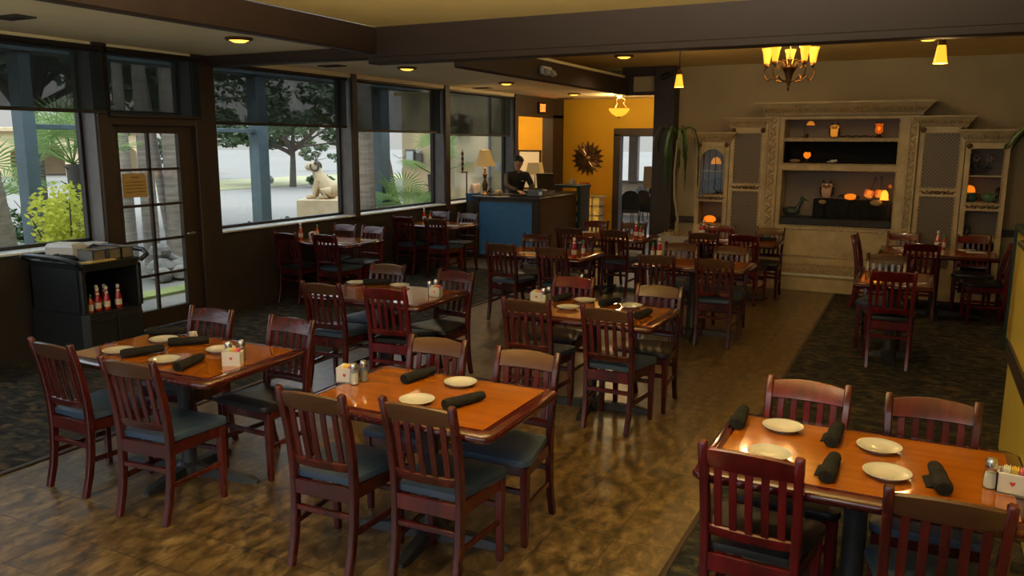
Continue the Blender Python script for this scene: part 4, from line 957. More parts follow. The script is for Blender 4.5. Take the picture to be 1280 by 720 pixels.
# ------------------------------------------------------------------ cream wall cabinets
YF, YB_ = 11.75, 12.21
def cornice(x0, x1, z0, z1, out, parent, ends=True):
    """stepped crown, wider at its top, with small carved flutes"""
    m = MB(); h = z1 - z0
    prof = [(0, 0), (.18, .05), (.22, .22), (.35, .30), (.75, .72), (.95, .84), (1, .90), (1, 1)]
    m.loft([[(x0 - out * o, YF - out * o, z0 + h * k), (x1 + out * o, YF - out * o, z0 + h * k), (x1 + out * o, YB_, z0 + h * k), (x0 - out * o, YB_, z0 + h * k)] for o, k in prof])
    c = m.build('cornice', cream, parent, ang=25)
    f = MB(); n = int((x1 - x0 + out) / .028)
    for k in range(n):
        x = x0 - out * .4 + (x1 - x0 + out * .8) * (k + .5) / n
        f.at(x, YF - out * .62, z0 + h * .54, rx=-.72).ball(0, 0, 0, .009, .007, h * .30, 6, 5)
    f.build('carved_flutes', creamd, c)
    b = MB(); n = int((x1 - x0) / .02)
    for k in range(n): b.ball(x0 + (x1 - x0) * (k + .5) / n, YF - out * .25, z0 + h * .12, .008, .008, .010, 6, 4)
    b.build('bead_strip', creamd, c)
def scroll(x, z, w, parent, m_=gilt):
    s = MB(); y = YF - .012
    s.ball(x, y, z, .045, .014, .022, 10, 6)
    for k in range(3): s.ball(x, y - .004, z + .012 - .012 * k, .018, .012, .010, 8, 5)
    for d in (-1, 1):
        s.tube([(x + d * (.03 + w * .5 * t_), y, z + .014 * sin(t_ * 9)) for t_ in [i / 12 for i in range(13)]], [.011 - .006 * i / 12 for i in range(13)], 6)
        for t_ in (.25, .5, .75): s.ball(x + d * (.03 + w * .5 * t_), y, z - .014 * sin(t_ * 9), .020, .009, .011, 8, 5)
    s.build('carved_scroll', m_, parent)
def rosette(x, z, parent):
    MB().at(x, YF - .001, z, rx=PI / 2).lathe([(.034, 0), (.034, .006), (.026, .012), (.022, .007), (.012, .014), (.001, .015)], 18).build('rosette', gilt, parent)
def lattice_panel(x0, x1, z0, z1, parent):
    p = MB().bx(x0 - .01, x1 + .01, YF + .02, YF + .028, z0 - .01, z1 + .01).build('lattice_panel', lattback, parent, ang=0)
    m = MB(); st = .047; w = .0105
    for d in (1, -1):
        k = -(z1 - z0)
        while k < (x1 - x0):
            # line x = x0 + k + t , z = z0 + t (d=1)  or mirrored in x
            t0, t1 = max(0, -k), min(z1 - z0, (x1 - x0) - k)
            if t1 - t0 > .012:
                P = [((x0 + k + t) if d == 1 else (x1 - k - t), z0 + t) for t in (t0, t1)]
                (ax, az), (bx_, bz) = P; q = w * .7071; yy = YF + .006 + (.005 if d == 1 else 0)
                nx, nz = (q, -q) if d == 1 else (q, q)
                m.loft([[(ax + nx, yy, az + nz), (ax - nx, yy, az - nz), (ax - nx, yy + .005, az - nz), (ax + nx, yy + .005, az + nz)], [(bx_ + nx, yy, bz + nz), (bx_ - nx, yy, bz - nz), (bx_ - nx, yy + .005, bz - nz), (bx_ + nx, yy + .005, bz + nz)]])
            k += st
    m.build('lattice', lattice, p, ang=0)
def carcass(x0, x1, z1, openings, parent, back=nichem):
    """front frame with real openings (zlo,zhi), sides, back, floors"""
    m = MB(); fw = .062
    m.bx(x0, x0 + fw, YF, YF + .04, 0, z1); m.bx(x1 - fw, x1, YF, YF + .04, 0, z1)
    zs = [0] + [z for o in openings for z in o] + [z1]
    for a, b in zip(zs[0::2], zs[1::2]): m.bx(x0 + fw, x1 - fw, YF, YF + .04, a, b)
    m.bx(x0, x0 + .02, YF + .04, YB_, 0, z1); m.bx(x1 - .02, x1, YF + .04, YB_, 0, z1); m.bx(x0, x1, YF + .04, YB_, z1 - .02, z1)
    for a, b in openings: m.bx(x0 + .02, x1 - .02, YF + .04, YB_ - .01, a - .03, a)
    m.build('case', cream, parent, ang=0)
    MB().bx(x0 + .02, x1 - .02, YB_ - .014, YB_ - .004, .02, z1 - .02).build('back_panel', back, parent, ang=0)
    r = MB()
    for a, b in openings:
        for q in ((x0 + fw - .012, x0 + fw, a, b), (x1 - fw, x1 - fw + .012, a, b), (x0 + fw - .012, x1 - fw + .012, a - .012, a), (x0 + fw - .012, x1 - fw + .012, b, b + .012)): r.bx(q[0], q[1], YF - .010, YF, q[2], q[3], .003)
    r.build('moulding', creamd, parent)
def side_case(x0, x1, z1, ztop, lab, kind, spread=1):
    t = thing('side_cabinet', lab, 'cabinet')
    if kind == 'lattice':
        carcass(x0, x1, z1, [(.42, 1.34), (1.46, z1 - .09)], t, lattback)
        lattice_panel(x0 + .062, x1 - .062, .42, 1.34, t); lattice_panel(x0 + .062, x1 - .062, 1.46, z1 - .09, t)
        scroll((x0 + x1) / 2, 1.40, .36, t)
    else:
        carcass(x0, x1, z1, [(.86, 1.18), (1.285, z1 - .08)], t)
        scroll((x0 + x1) / 2, 1.235, .34, t)
        MB().bx(x0 + .03, x1 - .03, YF + .05, YB_ - .02, 1.605, 1.622).build('shelf', cream, t, ang=0)
        MB().bx(x0 + .062, x1 - .062, YF, YF + .035, .12, .80, .006).build('lower_panel', cream, t)
    for x in (x0 + .04, x1 - .04): rosette(x, z1 - .045, t)
    MB().bx(x0 - .01, x1 + .01, YF - .02, YF, 0, .13, .006).build('plinth', cream, t)
    cornice(x0 + .0, x1 - .0, z1 - .005, ztop, .10, t)
    return t
c1 = side_case(-2.93, -2.47, 2.03, 2.16, 'narrow cream cabinet with arched glazed door, nearest the tall potted plant', 'open')
side_case(-2.46, -1.98, 2.23, 2.36, 'cream lattice-fronted cabinet between the glazed cabinet and the big display unit', 'lattice')
side_case(-.08, .44, 2.23, 2.36, 'cream lattice-fronted cabinet between the display unit and the flower ornament cabinet', 'lattice')
side_case(.45, .93, 2.03, 2.19, 'narrow cream open-shelved cabinet holding the flower ornament, nearest the yellow divider', 'open')
# arched glazed door on the first cabinet
dm = MB(); xa, xb, za, zb = -2.875, -2.525, 1.285, 1.95; arch = []
for i in range(9): u = -1 + i / 4; arch.append(((xa + xb) / 2 + u * (xb - xa) / 2, zb - .13 + .11 * cos(u * PI / 2) - .02 * (abs(u) > .9)))
dm.loft([[(x, YF - .006, z), (x, YF + .012, z), (x, YF + .012, zb + .01), (x, YF - .006, zb + .01)] for x, z in arch])
dm.build('door_arch', cream, c1)
MB().bx(xa, xb, YF + .012, YF + .016, za, zb).build('door_glass', glass, c1, ang=0)
mt = MB()
for k in range(4): x = xa + (xb - xa) * (k + .5) / 4; mt.bx(x - .0035, x + .0035, YF + .006, YF + .012, za, zb - .03)
mt.build('door_bars', framew, c1, ang=0)
# big centre display unit
cu = thing('display_cabinet', 'large cream carved display unit with lit ornaments, centre of the back wall', 'cabinet')
X0, X1 = -1.97, -.09
m = MB(); oL, oR = -1.735, -.325
OP = [(.905, 1.645), (1.745, 2.035), (2.085, 2.325)]
m.bx(-1.80, oL, YF, YF + .05, 0, 2.37); m.bx(oR, -.22, YF, YF + .05, 0, 2.37)
zs = [.42, .905, 1.645, 1.745, 2.035, 2.085, 2.325, 2.37]
for a, b in zip(zs[0::2], zs[1::2]): m.bx(oL, oR, YF, YF + .05, a, b)
for a in (.905, 1.745, 2.085): m.bx(oL - .03, oR + .03, YF + .05, YB_ - .012, a - .035, a)
m.bx(X0, X0 + .02, YF + .05, YB_, 0, 2.37); m.bx(X1 - .02, X1, YF + .05, YB_, 0, 2.37); m.bx(X0, X1, YF + .05, YB_, 2.35, 2.37)
m.bx(oL - .02, oL, YF + .05, YB_, .9, 2.35); m.bx(oR, oR + .02, YF + .05, YB_, .9, 2.35)
m.build('case', cream, cu, ang=0)
MB().bx(oL - .02, oR + .02, YB_ - .014, YB_ - .004, .42, 2.35).build('back_panel', nichem, cu, ang=0)
MB().bx(oL, oR, YB_ - .03, YB_ - .016, 1.75, 2.04).bx(oL, oR, YF + .01, YB_ - .02, 1.7455, 1.752).bx(oL, oL + .01, YF + .05, YB_ - .02, 1.75, 2.04).bx(oR - .01, oR, YF + .05, YB_ - .02, 1.75, 2.04).bx(oL, oR, YF + .05, YB_ - .02, 2.04, 2.047).build('black_lining', blackd, cu, ang=0)
r = MB()
for a, b in OP:
    for q in ((oL - .016, oL, a - .016, b + .016), (oR, oR + .016, a - .016, b + .016), (oL, oR, a - .016, a), (oL, oR, b, b + .016)): r.bx(q[0], q[1], YF - .012, YF, q[2], q[3], .003)
r.bx(-1.66, -.40, YF - .010, YF, .84, .862, .003); r.bx(-1.66, -.40, YF - .010, YF, .47, .492, .003)
r.build('moulding', creamd, cu)
for xa, xb in ((X0, -1.80), (-.22, X1)):
    p = MB(); p.bx(xa, xb, YF - .03, YF + .05, 0, 2.37)
    for e in (xa, xb - .028): p.bx(e, e + .028, YF - .055, YF - .03, .12, 2.34, .008)
    p = p.build('pilaster', cream, cu)
    s = MB(); xm = (xa + xb) / 2
    for k in range(26):
        z = .22 + k * .082; d = 1 if k % 2 else -1
        s.tube([(xm - d * .040, YF - .036, z - .035), (xm - d * .01, YF - .046, z + .005), (xm + d * .035, YF - .040, z + .03), (xm + d * .040, YF - .036, z + .055), (xm + d * .02, YF - .038, z + .05)], [.010, .013, .011, .009, .006], 6)
        s.ball(xm - d * .022, YF - .038, z + .035, .020, .010, .016, 8, 5)
    s.build('carved_vine', creamd, p)
b = MB(); b.bx(-1.80, -.22, YF - .005, YF + .06, 0, .42); b.bx(-1.80, -.22, YF - .07, YF, 0, .20, .008); b.bx(-1.80, -.22, YF - .085, YF - .06, .20, .225, .006)
b.build('plinth', cream, cu)
MB().bx(-1.80, -.22, YF - .088, YF - .05, .222, .244, .005).build('silver_strip', silver, cu)
s = MB()
for k in range(34): s.at(-1.78 + .0465 * k + .01, YF - .05, .29, ry=.6).ball(0, 0, 0, .010, .012, .045, 6, 5)
s.at()
for k in range(40): s.ball(-1.78 + .0395 * k, YF - .03, .368, .013, .013, .015, 7, 5)
s.at().bx(-1.80, -.22, YF - .045, YF, .24, .35, .004); s.build('carved_border', creamd, cu)
cornice(X0, X1, 2.365, 2.555, .17, cu)
# ------------------------------------------------------------------ ornaments in the cabinets
Yi = 11.95
d = thing('desk_lamp', 'tiny desk lamp with yellow shade on the top shelf of the display unit', 'lamp', (-1.50, Yi, 2.085))
MB().lathe([(.05, 0), (.05, .012), (.01, .02)], 14).tube([(0, 0, .01), (-.01, 0, .20), (.06, 0, .215)], .007, 6).build('stand', framew, d)
MB().at(.07, 0, .17).lathe([(.055, 0), (.05, .02), (.03, .05), (.012, .055)], 16, cap=False).build('shade', ambers, d)
MB().ball(.035, .0, .03, .02, .02, .03, 8, 6).build('figurine', framew, d)
def owl(x, y, z, s, label, glow):
    t = thing('owl_lamp', label, 'owl lamp', (x, y, z)); t.scale = (s, s, s)
    MB().lathe([(.045, 0), (.05, .012), (.03, .02)], 16).build('base', framew, t)
    MB().lathe([(.03, .015), (.075, .05), (.092, .10), (.085, .15), (.075, .18), (.08, .205), (.06, .235), (.02, .25), (.001, .252)], 20, sy=.8).build('body', glow, t)
    m = MB()
    for q in (-1, 1):
        m.at(q * .04, 0, .235, ry=q * .35).lathe([(.02, -.01), (.012, .03), (.001, .055)], 8)
        m.at(q * .032, -.062, .195, rx=PI / 2).lathe([(.026, 0), (.026, .008), (.018, .010), (.016, .004)], 16, cap=False)
        m.at(q * .075, -.01, .11, ry=q * .12).ball(0, 0, 0, .026, .045, .075, 10, 7)
    m.at(0, -.075, .172, rx=-.4).lathe([(.012, .015), (.001, -.022)], 8); m.at(0, 0, .24).box(0, -.03, 0, .12, .05, .012, .004)
    m.build('lead_and_wings', framew, t)
    for q in (-1, 1): MB().ball(q * .032, -.068, .195, .010, .006, .010, 8, 6).build('eye', framew, t)
    return t
owl(-1.12, Yi, 2.085, .72, 'glowing amber owl lamp on the top shelf of the display unit', ambers)
c = MB(); c.tube([(.16 * (k / 40 - .5) * 3, .03 * sin(k * .7), .012 + .016 * abs(sin(k * .35))) for k in range(41)], .007, 6)
tag(c.at().build('dark_cord', framew), 'loose dark cord lying between the owl and red lamps on the top shelf', 'cord').location = (-.87, Yi - .02, 2.085)
rl_ = thing('red_lamp', 'dark red glowing vase lamp at the end of the top shelf', 'lamp', (-.57, Yi, 2.085))
MB().lathe([(.055, 0), (.06, .01), (.03, .03), (.02, .06)], 14).build('foot', framew, rl_)
MB().lathe([(.02, .05), (.045, .08), (.05, .12), (.04, .15), (.055, .185), (.001, .19)], 16).build('body', redglass, rl_)
MB().ball(0, -.04, .12, .022, .022, .03, 8, 6).build('glow', orangeg, rl_)
m = MB()
for k in range(5): m.at(.05 * cos(k * 1.26), .05 * sin(k * 1.26), .185).lathe([(.008, 0), (.001, .03)], 6)
m.build('crown_points', framew, rl_)
tl = thing('tulip_lamp', 'glowing orange tulip lamp on the black middle shelf', 'lamp', (-1.45, Yi, 1.753))
MB().lathe([(.04, 0), (.04, .01), (.012, .02), (.010, .06)], 12).build('foot', framew, tl)
m = MB(); m.lathe([(.012, .05), (.045, .08), (.05, .11), (.035, .14)], 12); m.build('flower_glow', orangeg, tl)
m = MB()
for k in range(5):
    a = k * 1.257; m.loft([[(.03 * cos(a + q), .03 * sin(a + q), .11), (.055 * cos(a + q * .8), .055 * sin(a + q * .8), .15)] for q in (-.4, 0, .4)] + [[(.05 * cos(a), .05 * sin(a), .19), (.052 * cos(a), .052 * sin(a), .195)]], cap=False)
m.build('petal_rim', jarglass, tl)
tag(MB().ball(0, 0, .022, .075, .05, .026, 10, 6).build('brown_shell', twig), 'brown shell-like ornament beside the tulip lamp on the black shelf', 'ornament').location = (-1.60, Yi - .05, 1.752)
w_ = MB(); w_.ball(0, 0, .02, .045, .03, .024, 10, 6).ball(.04, -.01, .028, .02, .018, .02, 8, 6).ball(-.05, 0, .012, .03, .02, .012, 8, 6)
tag(w_.build('white_figurine', china), 'small white figurine lying on the black middle shelf', 'figurine').location = (-1.11, Yi - .05, 1.752)
ZL = .905
pf = MB(); pf.bx(oL + .005, oR - .005, YF + .012, YF + .42, ZL, ZL + .10, .01)
tag(pf.build('shelf_riser', mat('riser_black', (.016, .018, .022), .6)), 'black riser along the floor of the large lower niche', 'riser')
dr = MB(); n = 60; P = []
for i in range(n + 1):
    x = -1.32 + .94 * i / n; P.append((x, .016 * sin(i * 1.3) + .010 * sin(i * .7)))
dr.loft([[(x, YF + .10 + o, 1.007) for x, o in P] + [(-.38, YF + .38, 1.007), (-1.32, YF + .38, 1.007)], [(x, YF + .115 + o * .7, 1.2) for x, o in P] + [(-.38, YF + .38, 1.2), (-1.32, YF + .38, 1.2)], [(x, YF + .135, 1.255) for x, o in P] + [(-.38, YF + .38, 1.255), (-1.32, YF + .38, 1.255)]])
tag(dr.build('draped_stand', blackd), 'stand draped in folded black cloth in the lower niche', 'draped stand')
owl(-1.17, YF + .25, 1.256, .92, 'large stained-glass owl lamp with dark brows in the lower niche', owlglass)
tag(MB().ball(0, 0, 0, .05, .012, .03, 10, 6).build('tan_leaf', twig), 'tan leaf pinned to the black drape below the large owl lamp', 'leaf').location = (-1.20, YF + .10, 1.225)
dk = thing('metal_duck', 'dark metal duck figure on the riser at the window end of the lower niche', 'figurine', (-1.58, YF + .2, 1.006))
m = MB(); m.ball(-.03, 0, .07, .115, .06, .065, 12, 8); m.tube([(.04, 0, .10), (.07, 0, .16), (.10, 0, .21), (.09, 0, .24)], [.04, .028, .022, .028], 9); m.ball(.11, 0, .245, .035, .026, .026, 10, 7)
m.tube([(.13, 0, .24), (.18, 0, .225), (.19, 0, .20)], [.014, .008, .003], 6); m.tube([(-.12, 0, .09), (-.17, 0, .13)], [.03, .006], 7); m.tube([(.09, 0, .26), (.10, 0, .31)], [.01, .004], 6)
m.build('body', mat('dark_verdigris', (.022, .045, .050), .35, n=(20, 3, (.04, .07, .07))), dk); MB().bx(-.09, .05, -.04, .04, 0, .012).build('foot', framew, dk)
bt = thing('beetle_lamp', 'low glowing orange beetle lamp on the black drape', 'lamp', (-.86, YF + .24, 1.256))
MB().ball(0, 0, .042, .085, .055, .042, 14, 8).build('glass_back', orangeg, bt); m = MB(); m.tube([(-.07, 0, .04), (-.13, 0, .05), (-.17, -.01, .02)], [.026, .018, .006], 7); m.build('tail', framew, bt); MB().tube([(.07, 0, .04), (.12, 0, .03)], [.03, .01], 7).build('head', framew, bt)
def guitar(x, tilt, label):
    t = thing('guitar_lamp', label, 'guitar lamp', (x, YF + .25, 1.27)); t.rotation_euler = (-.15, tilt, 0)
    out = []
    for i in range(28):
        a = 2 * PI * i / 28; r = .062 + .014 * cos(2 * a) - (.012 if abs(sin(a)) < .3 else 0); out.append((r * cos(a) * .95, .085 + r * sin(a) * 1.25 * (1 if sin(a) < 0 else .85)))
    MB().poly(out, .035, 'y').build('body', redglass, t)
    MB().at(0, -.004, .095, rx=PI / 2).lathe([(.026, 0), (.030, .006), (.001, .008)], 16).build('sound_hole_glow', orangeg, t)
    MB().at(0, -.003, .05).ball(0, 0, 0, .045, .012, .028, 10, 6).build('lower_glow', ambers, t)
    m = MB(); m.bar([(0, .004, .13), (0, .0, .27)], .018, .012, side=(1, 0, 0)); m.box(0, .0, .292, .032, .012, .05, .005); m.build('neck', framew, t)
guitar(-.66, .33, 'glowing guitar lamp with tilted neck, next to the beetle lamp'); guitar(-.505, .03, 'glowing guitar lamp with upright neck, second beside the bell lamp')
be = thing('bell_lamp', 'glowing yellow bell-flower lamp on a curved stand at the end of the lower niche', 'lamp', (-.385, YF + .10, 1.006))
m = MB(); m.lathe([(.05, 0), (.05, .012), (.01, .02)], 12); m.tube([(0, 0, .01), (.012, 0, .2), (.005, 0, .38), (-.02, 0, .42), (-.045, 0, .40)], .007, 6); m.build('stand', framew, be)
MB().at(-.05, 0, .27).lathe([(.055, 0), (.048, .03), (.045, .08), (.025, .12), (.008, .13)], 16, cap=False).build('bell_shade', amber, be)
MB().ball(.01, 0, .45, .02, .02, .025, 8, 6).build('top_knob', redglass, be)
tag(MB().ball(0, 0, 0, .075, .02, .042, 12, 7).build('gold_cloth_leaf', mat('dull_gold', (.36, .25, .10), .6)), 'dull gold leaf ornament hanging in front of the guitar lamps', 'ornament').location = (-.53, YF + .095, 1.235)
# right open cabinet
fo = thing('flower_ornament', 'dark metal flower ornament with glass blooms on the upper shelf by the yellow divider', 'ornament', (.66, Yi, 1.6225))
m = MB(); m.box(0, 0, .012, .17, .08, .024, .008)
for d_ in (-1, 1):
    m.tube([(0, 0, .02), (d_ * .03, 0, .09), (d_ * .07, 0, .16), (d_ * .075, -.01, .21)], .008, 6); m.tube([(0, 0, .02), (d_ * .05, .02, .07), (d_ * .09, .02, .12)], .007, 6)
    for k in range(6): a = k * 1.05; m.at(d_ * .05 + .03 * cos(a), -.01, .09 + .03 * sin(a), ry=a).ball(0, 0, 0, .030, .006, .013, 8, 5)
m.at(); m.build('stems_and_leaves', framew, fo)
g = MB()
for d_ in (-1, 1):
    for k in range(6): a = k * 1.05; g.ball(d_ * .075 + .030 * cos(a), -.015, .215 + .035 * sin(a), .020, .010, .022, 8, 5)
g.build('glass_bloom', mat('smoky_bloom', (.17, .13, .13), .3), fo)
dl_ = thing('dome_lamp', 'glowing orange dome lamp on a teal vase by the yellow divider', 'lamp', (.56, Yi, 1.2855))
MB().lathe([(.05, 0), (.07, .02), (.075, .06), (.06, .10), (.045, .115)], 18).build('teal_vase', mat('teal_glaze', (.02, .085, .095), .25), dl_)
MB().tube([(.065, 0, .03), (.10, 0, .05), (.10, 0, .09), (.05, 0, .105)], .007, 6).build('vase_handle', framew, dl_)
MB().at(-.02, 0, 0).lathe([(.072, .12), (.070, .15), (.052, .19), (.02, .205), (.001, .207)], 20).build('glass_dome', orangeg, dl_)
ca = thing('cat_lamp', 'green stained-glass cat lamp with raised tail in the cabinet by the yellow divider', 'lamp', (.76, Yi, 1.2855))
MB().ball(0, 0, .06, .085, .05, .06, 12, 8).build('glass_body', mat('green_glass', (.06, .11, .035), .3, emit=((.5, .8, .25), .008), n=(30, 2, (.02, .04, .02))), ca)
m = MB(); m.tube([(.07, 0, .05), (.12, 0, .10), (.11, 0, .17), (.13, 0, .20)], [.022, .018, .016, .008], 7); m.tube([(-.09, 0, .03), (.10, 0, .01)], .015, 6); m.at(.10, -.01, .15).lathe([(.03, -.03), (.032, .01), (.001, .045)], 8); m.at(); m.build('head_and_tail', framew, ca)
jr = thing('glass_jar', 'small glass jar in the lower opening of the cabinet by the yellow divider', 'jar', (.56, Yi, .8605))
MB().lathe([(.04, 0), (.045, .01), (.045, .09), (.03, .11), (.03, .125), (.026, .125), (.026, .108), (.040, .088), (.040, .012), (.001, .010)], 18).build('jar_body', jarglass, jr)
# left glazed cabinet
cd = thing('dome_lamp', 'glowing amber dome lamp on the upper shelf behind the arched glass door', 'lamp', (-2.69, Yi, 1.6225))
MB().lathe([(.04, 0), (.04, .01), (.012, .025), (.012, .10)], 14).build('foot', framew, cd); MB().lathe([(.075, .09), (.072, .12), (.05, .17), (.001, .195)], 18).build('glass_dome', ambers, cd)
pk = thing('peacock_figure', 'dark metal peacock figure behind the arched glass door', 'figurine', (-2.68, Yi, 1.2855))
m = MB(); m.lathe([(.05, 0), (.05, .012), (.012, .02)], 14); m.ball(0, -.01, .09, .045, .04, .055, 10, 7); m.tube([(0, -.03, .12), (0, -.05, .17), (0, -.06, .20)], [.022, .014, .016], 8); m.tube([(0, 0, .01), (0, 0, .06)], .008, 6)
m.build('body', framew, pk); f = MB()
for k in range(11):
    a = -1.3 + 2.6 * k / 10; f.at(0, .02, .08, ry=a); f.loft([[(-.006, 0, .03), (.006, 0, .03), (.006, .006, .03), (-.006, .006, .03)], [(-.022, 0, .13), (.022, 0, .13), (.022, .006, .13), (-.022, .006, .13)], [(-.004, 0, .165), (.004, 0, .165), (.004, .006, .165), (-.004, .006, .165)]])
f.build('tail_fan', mat('slate_metal', (.06, .075, .095), .35, metal=.3), pk)
rb = tag(MB().bx(0, .022, -.07, .07, 0, .20, .003).build('book', mat('brick_red_book', (.20, .045, .025), .6)), 'brick-red upright book at the side of the peacock figure', 'book'); rb.location = (-2.855, Yi, 1.2855)
fi = thing('fish_lamp', 'glowing orange fish lamp in the lower opening of the glazed cabinet', 'lamp', (-2.73, YF + .13, .8605))
MB().ball(0, 0, .06, .09, .045, .055, 14, 8).build('glass_body', orangeg, fi); m = MB(); m.poly([(0, 0), (.07, .04), (.055, 0), (.07, -.04)], .01, 'y'); m.v = [(x + .08, y, z + .06) for x, y, z in m.v]; m.bx(-.04, .04, -.03, .03, 0, .015); m.build('tail_and_stand', framew, fi)
# ------------------------------------------------------------------ the host behind the counter
def skin_mesh(name, pts, edges, sub=2):
    me = bpy.data.meshes.new(name); me.from_pydata([p[:3] for p in pts], edges, [])
    o = bpy.data.objects.new(name, me); COL.objects.link(o)
    o.modifiers.new('skin', 'SKIN').use_smooth_shade = True
    if not me.skin_vertices: me.skin_vertices  # layer made by the modifier
    for v, p in zip(me.skin_vertices[0].data, pts): v.radius = (p[3], p[4] if len(p) > 4 else p[3])
    me.skin_vertices[0].data[0].use_root = True
    o.modifiers.new('sub', 'SUBSURF').levels = sub; o.modifiers['sub'].render_levels = sub
    bpy.context.view_layer.update()
    dg = bpy.context.evaluated_depsgraph_get(); res = bpy.data.meshes.new_from_object(o.evaluated_get(dg))
    bpy.data.objects.remove(o); bpy.data.meshes.remove(me)
    return res
def add_mesh(mb, me):
    b = len(mb.v); mb.v += [tuple(v.co) for v in me.vertices]; mb.f += [tuple(b + i for i in p.vertices) for p in me.polygons]
man = thing('person', 'person in a black shirt standing behind the blue counter, looking down at his hands', 'person', (-6.60, 13.28, 0), R(-131))
J = [(0, 0, .95, .13, .11), (0, .02, 1.10, .135, .10), (0, .06, 1.28, .15, .105), (0, .085, 1.42, .13, .09), (0, .10, 1.50, .062),  # 0-4 torso
     (-.19, .10, 1.43, .062), (-.25, .20, 1.24, .048), (-.10, .46, 1.165, .036), (-.065, .50, 1.15, .026),                                   # 5-8 left arm
     (.19, .10, 1.43, .062), (.25, .22, 1.24, .048), (.12, .45, 1.165, .036), (.085, .49, 1.15, .026)]                                     # 9-12 right arm
E_ = [(0, 1), (1, 2), (2, 3), (3, 4), (3, 5), (5, 6), (6, 7), (7, 8), (3, 9), (9, 10), (10, 11), (11, 12)]
Lg = [(-.10, 0, .86, .085), (-.11, .03, .50, .058), (-.11, -.01, .09, .04), (-.12, .14, .045, .035), (.10, 0, .86, .085), (.11, .03, .50, .058), (.11, -.01, .09, .04), (.12, .14, .045, .035)]
def grow(P, k): return [(p[0], p[1], p[2]) + tuple(q * k for q in p[3:]) for p in P]
body = MB()
add_mesh(body, skin_mesh('b', grow(J[:5], .78) + grow(J[5:8], .55) + [J[8]] + grow(J[9:12], .55) + [J[12]] + [(0, .125, 1.57, .062)] + grow(Lg, .85), E_ + [(4, 13), (0, 14), (14, 15), (15, 16), (16, 17), (0, 18), (18, 19), (19, 20), (20, 21)]))
hm = Matrix.Translation((0, .15, 1.655)) @ Matrix.Rotation(R(12), 4, 'Z') @ Matrix.Rotation(R(-34), 4, 'X')
body.m = hm
rings = []
for z, w, f, b_ in ((-.125, .018, .062, .0), (-.115, .036, .076, .02), (-.085, .054, .086, .05), (-.045, .064, .092, .082), (0, .070, .092, .098), (.04, .073, .092, .104), (.075, .069, .082, .098), (.10, .052, .060, .075), (.116, .026, .03, .04), (.12, .004, .005, .006)):
    rings.append([(w * sin(2 * PI * j / 20), (f if cos(2 * PI * j / 20) > 0 else b_) * cos(2 * PI * j / 20), z) for j in range(20)])
body.loft(rings)
body.loft([[(-.010, .088, .02), (.010, .088, .02), (0, .080, .03)], [(-.014, .112, -.028), (.014, .112, -.028), (0, .118, -.02)], [(-.010, .090, -.036), (.010, .090, -.036), (0, .095, -.038)]])     # nose
for s in (-1, 1): body.ball(s * .073, -.005, -.005, .010, .020, .032, 8, 6)                                                                                                                    # ears
body.tube([(-.024, .086, -.068), (0, .094, -.066), (.024, .086, -.068)], [.004, .007, .004], 6)
for s in (-1, 1): body.tube([(s * .045, .078, .022), (s * .028, .092, .024), (s * .012, .092, .020)], [.004, .006, .004], 6)
# hands: palm, four unequal bent fingers and a thumb from the side of the palm
for s, wx, wy, wz in ((-1, -.065, .50, 1.15), (1, .085, .49, 1.15)):
    body.m = Matrix.Translation((wx, wy, wz)) @ Matrix.Rotation(R(-10 * s), 4, 'Z') @ Matrix.Rotation(R(-14), 4, 'X')
    body.loft([[(a * w, y, b_ * h) for a, b_ in ((-1, -.6), (-.5, -1), (.5, -1), (1, -.6), (1, .6), (.5, 1), (-.5, 1), (-1, .6))] for y, w, h in ((-.01, .024, .018), (.02, .034, .017), (.06, .040, .015), (.088, .038, .012))])
    for k, (fx, Lf) in enumerate(((-.029, .062), (-.010, .075), (.010, .078), (.029, .070))):
        fx *= s; body.tube([(fx, .080, 0), (fx * 1.08, .08 + Lf * .45, .004), (fx * 1.05, .08 + Lf * .78, -.010), (fx, .08 + Lf, -.024)], [.0095, .009, .008, .006], 7)
    body.tube([(-s * .030, .015, -.004), (-s * .055, .045, -.008), (-s * .058, .075, -.016), (-s * .052, .095, -.022)], [.012, .011, .010, .007], 7)
body.m = Matrix.Identity(4)
body.build('body', skin, man, ang=180)
for s in (-1, 1):
    eye = MB(); eye.m = hm; eye.ball(s * .030, .085, .004, .008, .006, .004, 8, 6).build('eye', hairm, man)
h = MB(); h.m = hm; rings = []
for z, w, f, b_ in ((-.05, .071, -.02, .092), (-.02, .075, -.01, .108), (.02, .079, .02, .114), (.05, .080, .045, .114), (.078, .077, .090, .108), (.108, .060, .072, .085), (.126, .03, .036, .044), (.131, .003, .004, .004)):
    rings.append([(w * sin(2 * PI * j / 20), (f if cos(2 * PI * j / 20) > 0 else b_) * cos(2 * PI * j / 20), z) for j in range(20)])
h.loft(rings); h.build('hair', hairm, man, ang=60)
sm = MB(); add_mesh(sm, skin_mesh('s', grow(J[:4], 1.12) + [(0, .105, 1.515, .074)] + grow(J[5:8], 1.16) + grow(J[9:12], 1.16), [(0, 1), (1, 2), (2, 3), (3, 4), (3, 5), (5, 6), (6, 7), (3, 8), (8, 9), (9, 10)]))
sm.build('shirt', shirt, man, ang=180)
sm = MB(); sm.m = Matrix.Identity(4)
for s in (-1, 1): sm.loft([[(s * .012, .185 - .0, 1.50), (s * .07, .135, 1.515), (s * .075, .12, 1.525), (s * .02, .18, 1.515)], [(s * .045, .20, 1.455), (s * .075, .155, 1.485), (s * .078, .15, 1.49), (s * .05, .195, 1.462)]])
sm.build('collar', shirt, man)
sm = MB(); sm.box(-.075, .175, 1.33, .05, .008, .014, .002); sm.build('name_badge', ceramic, man)
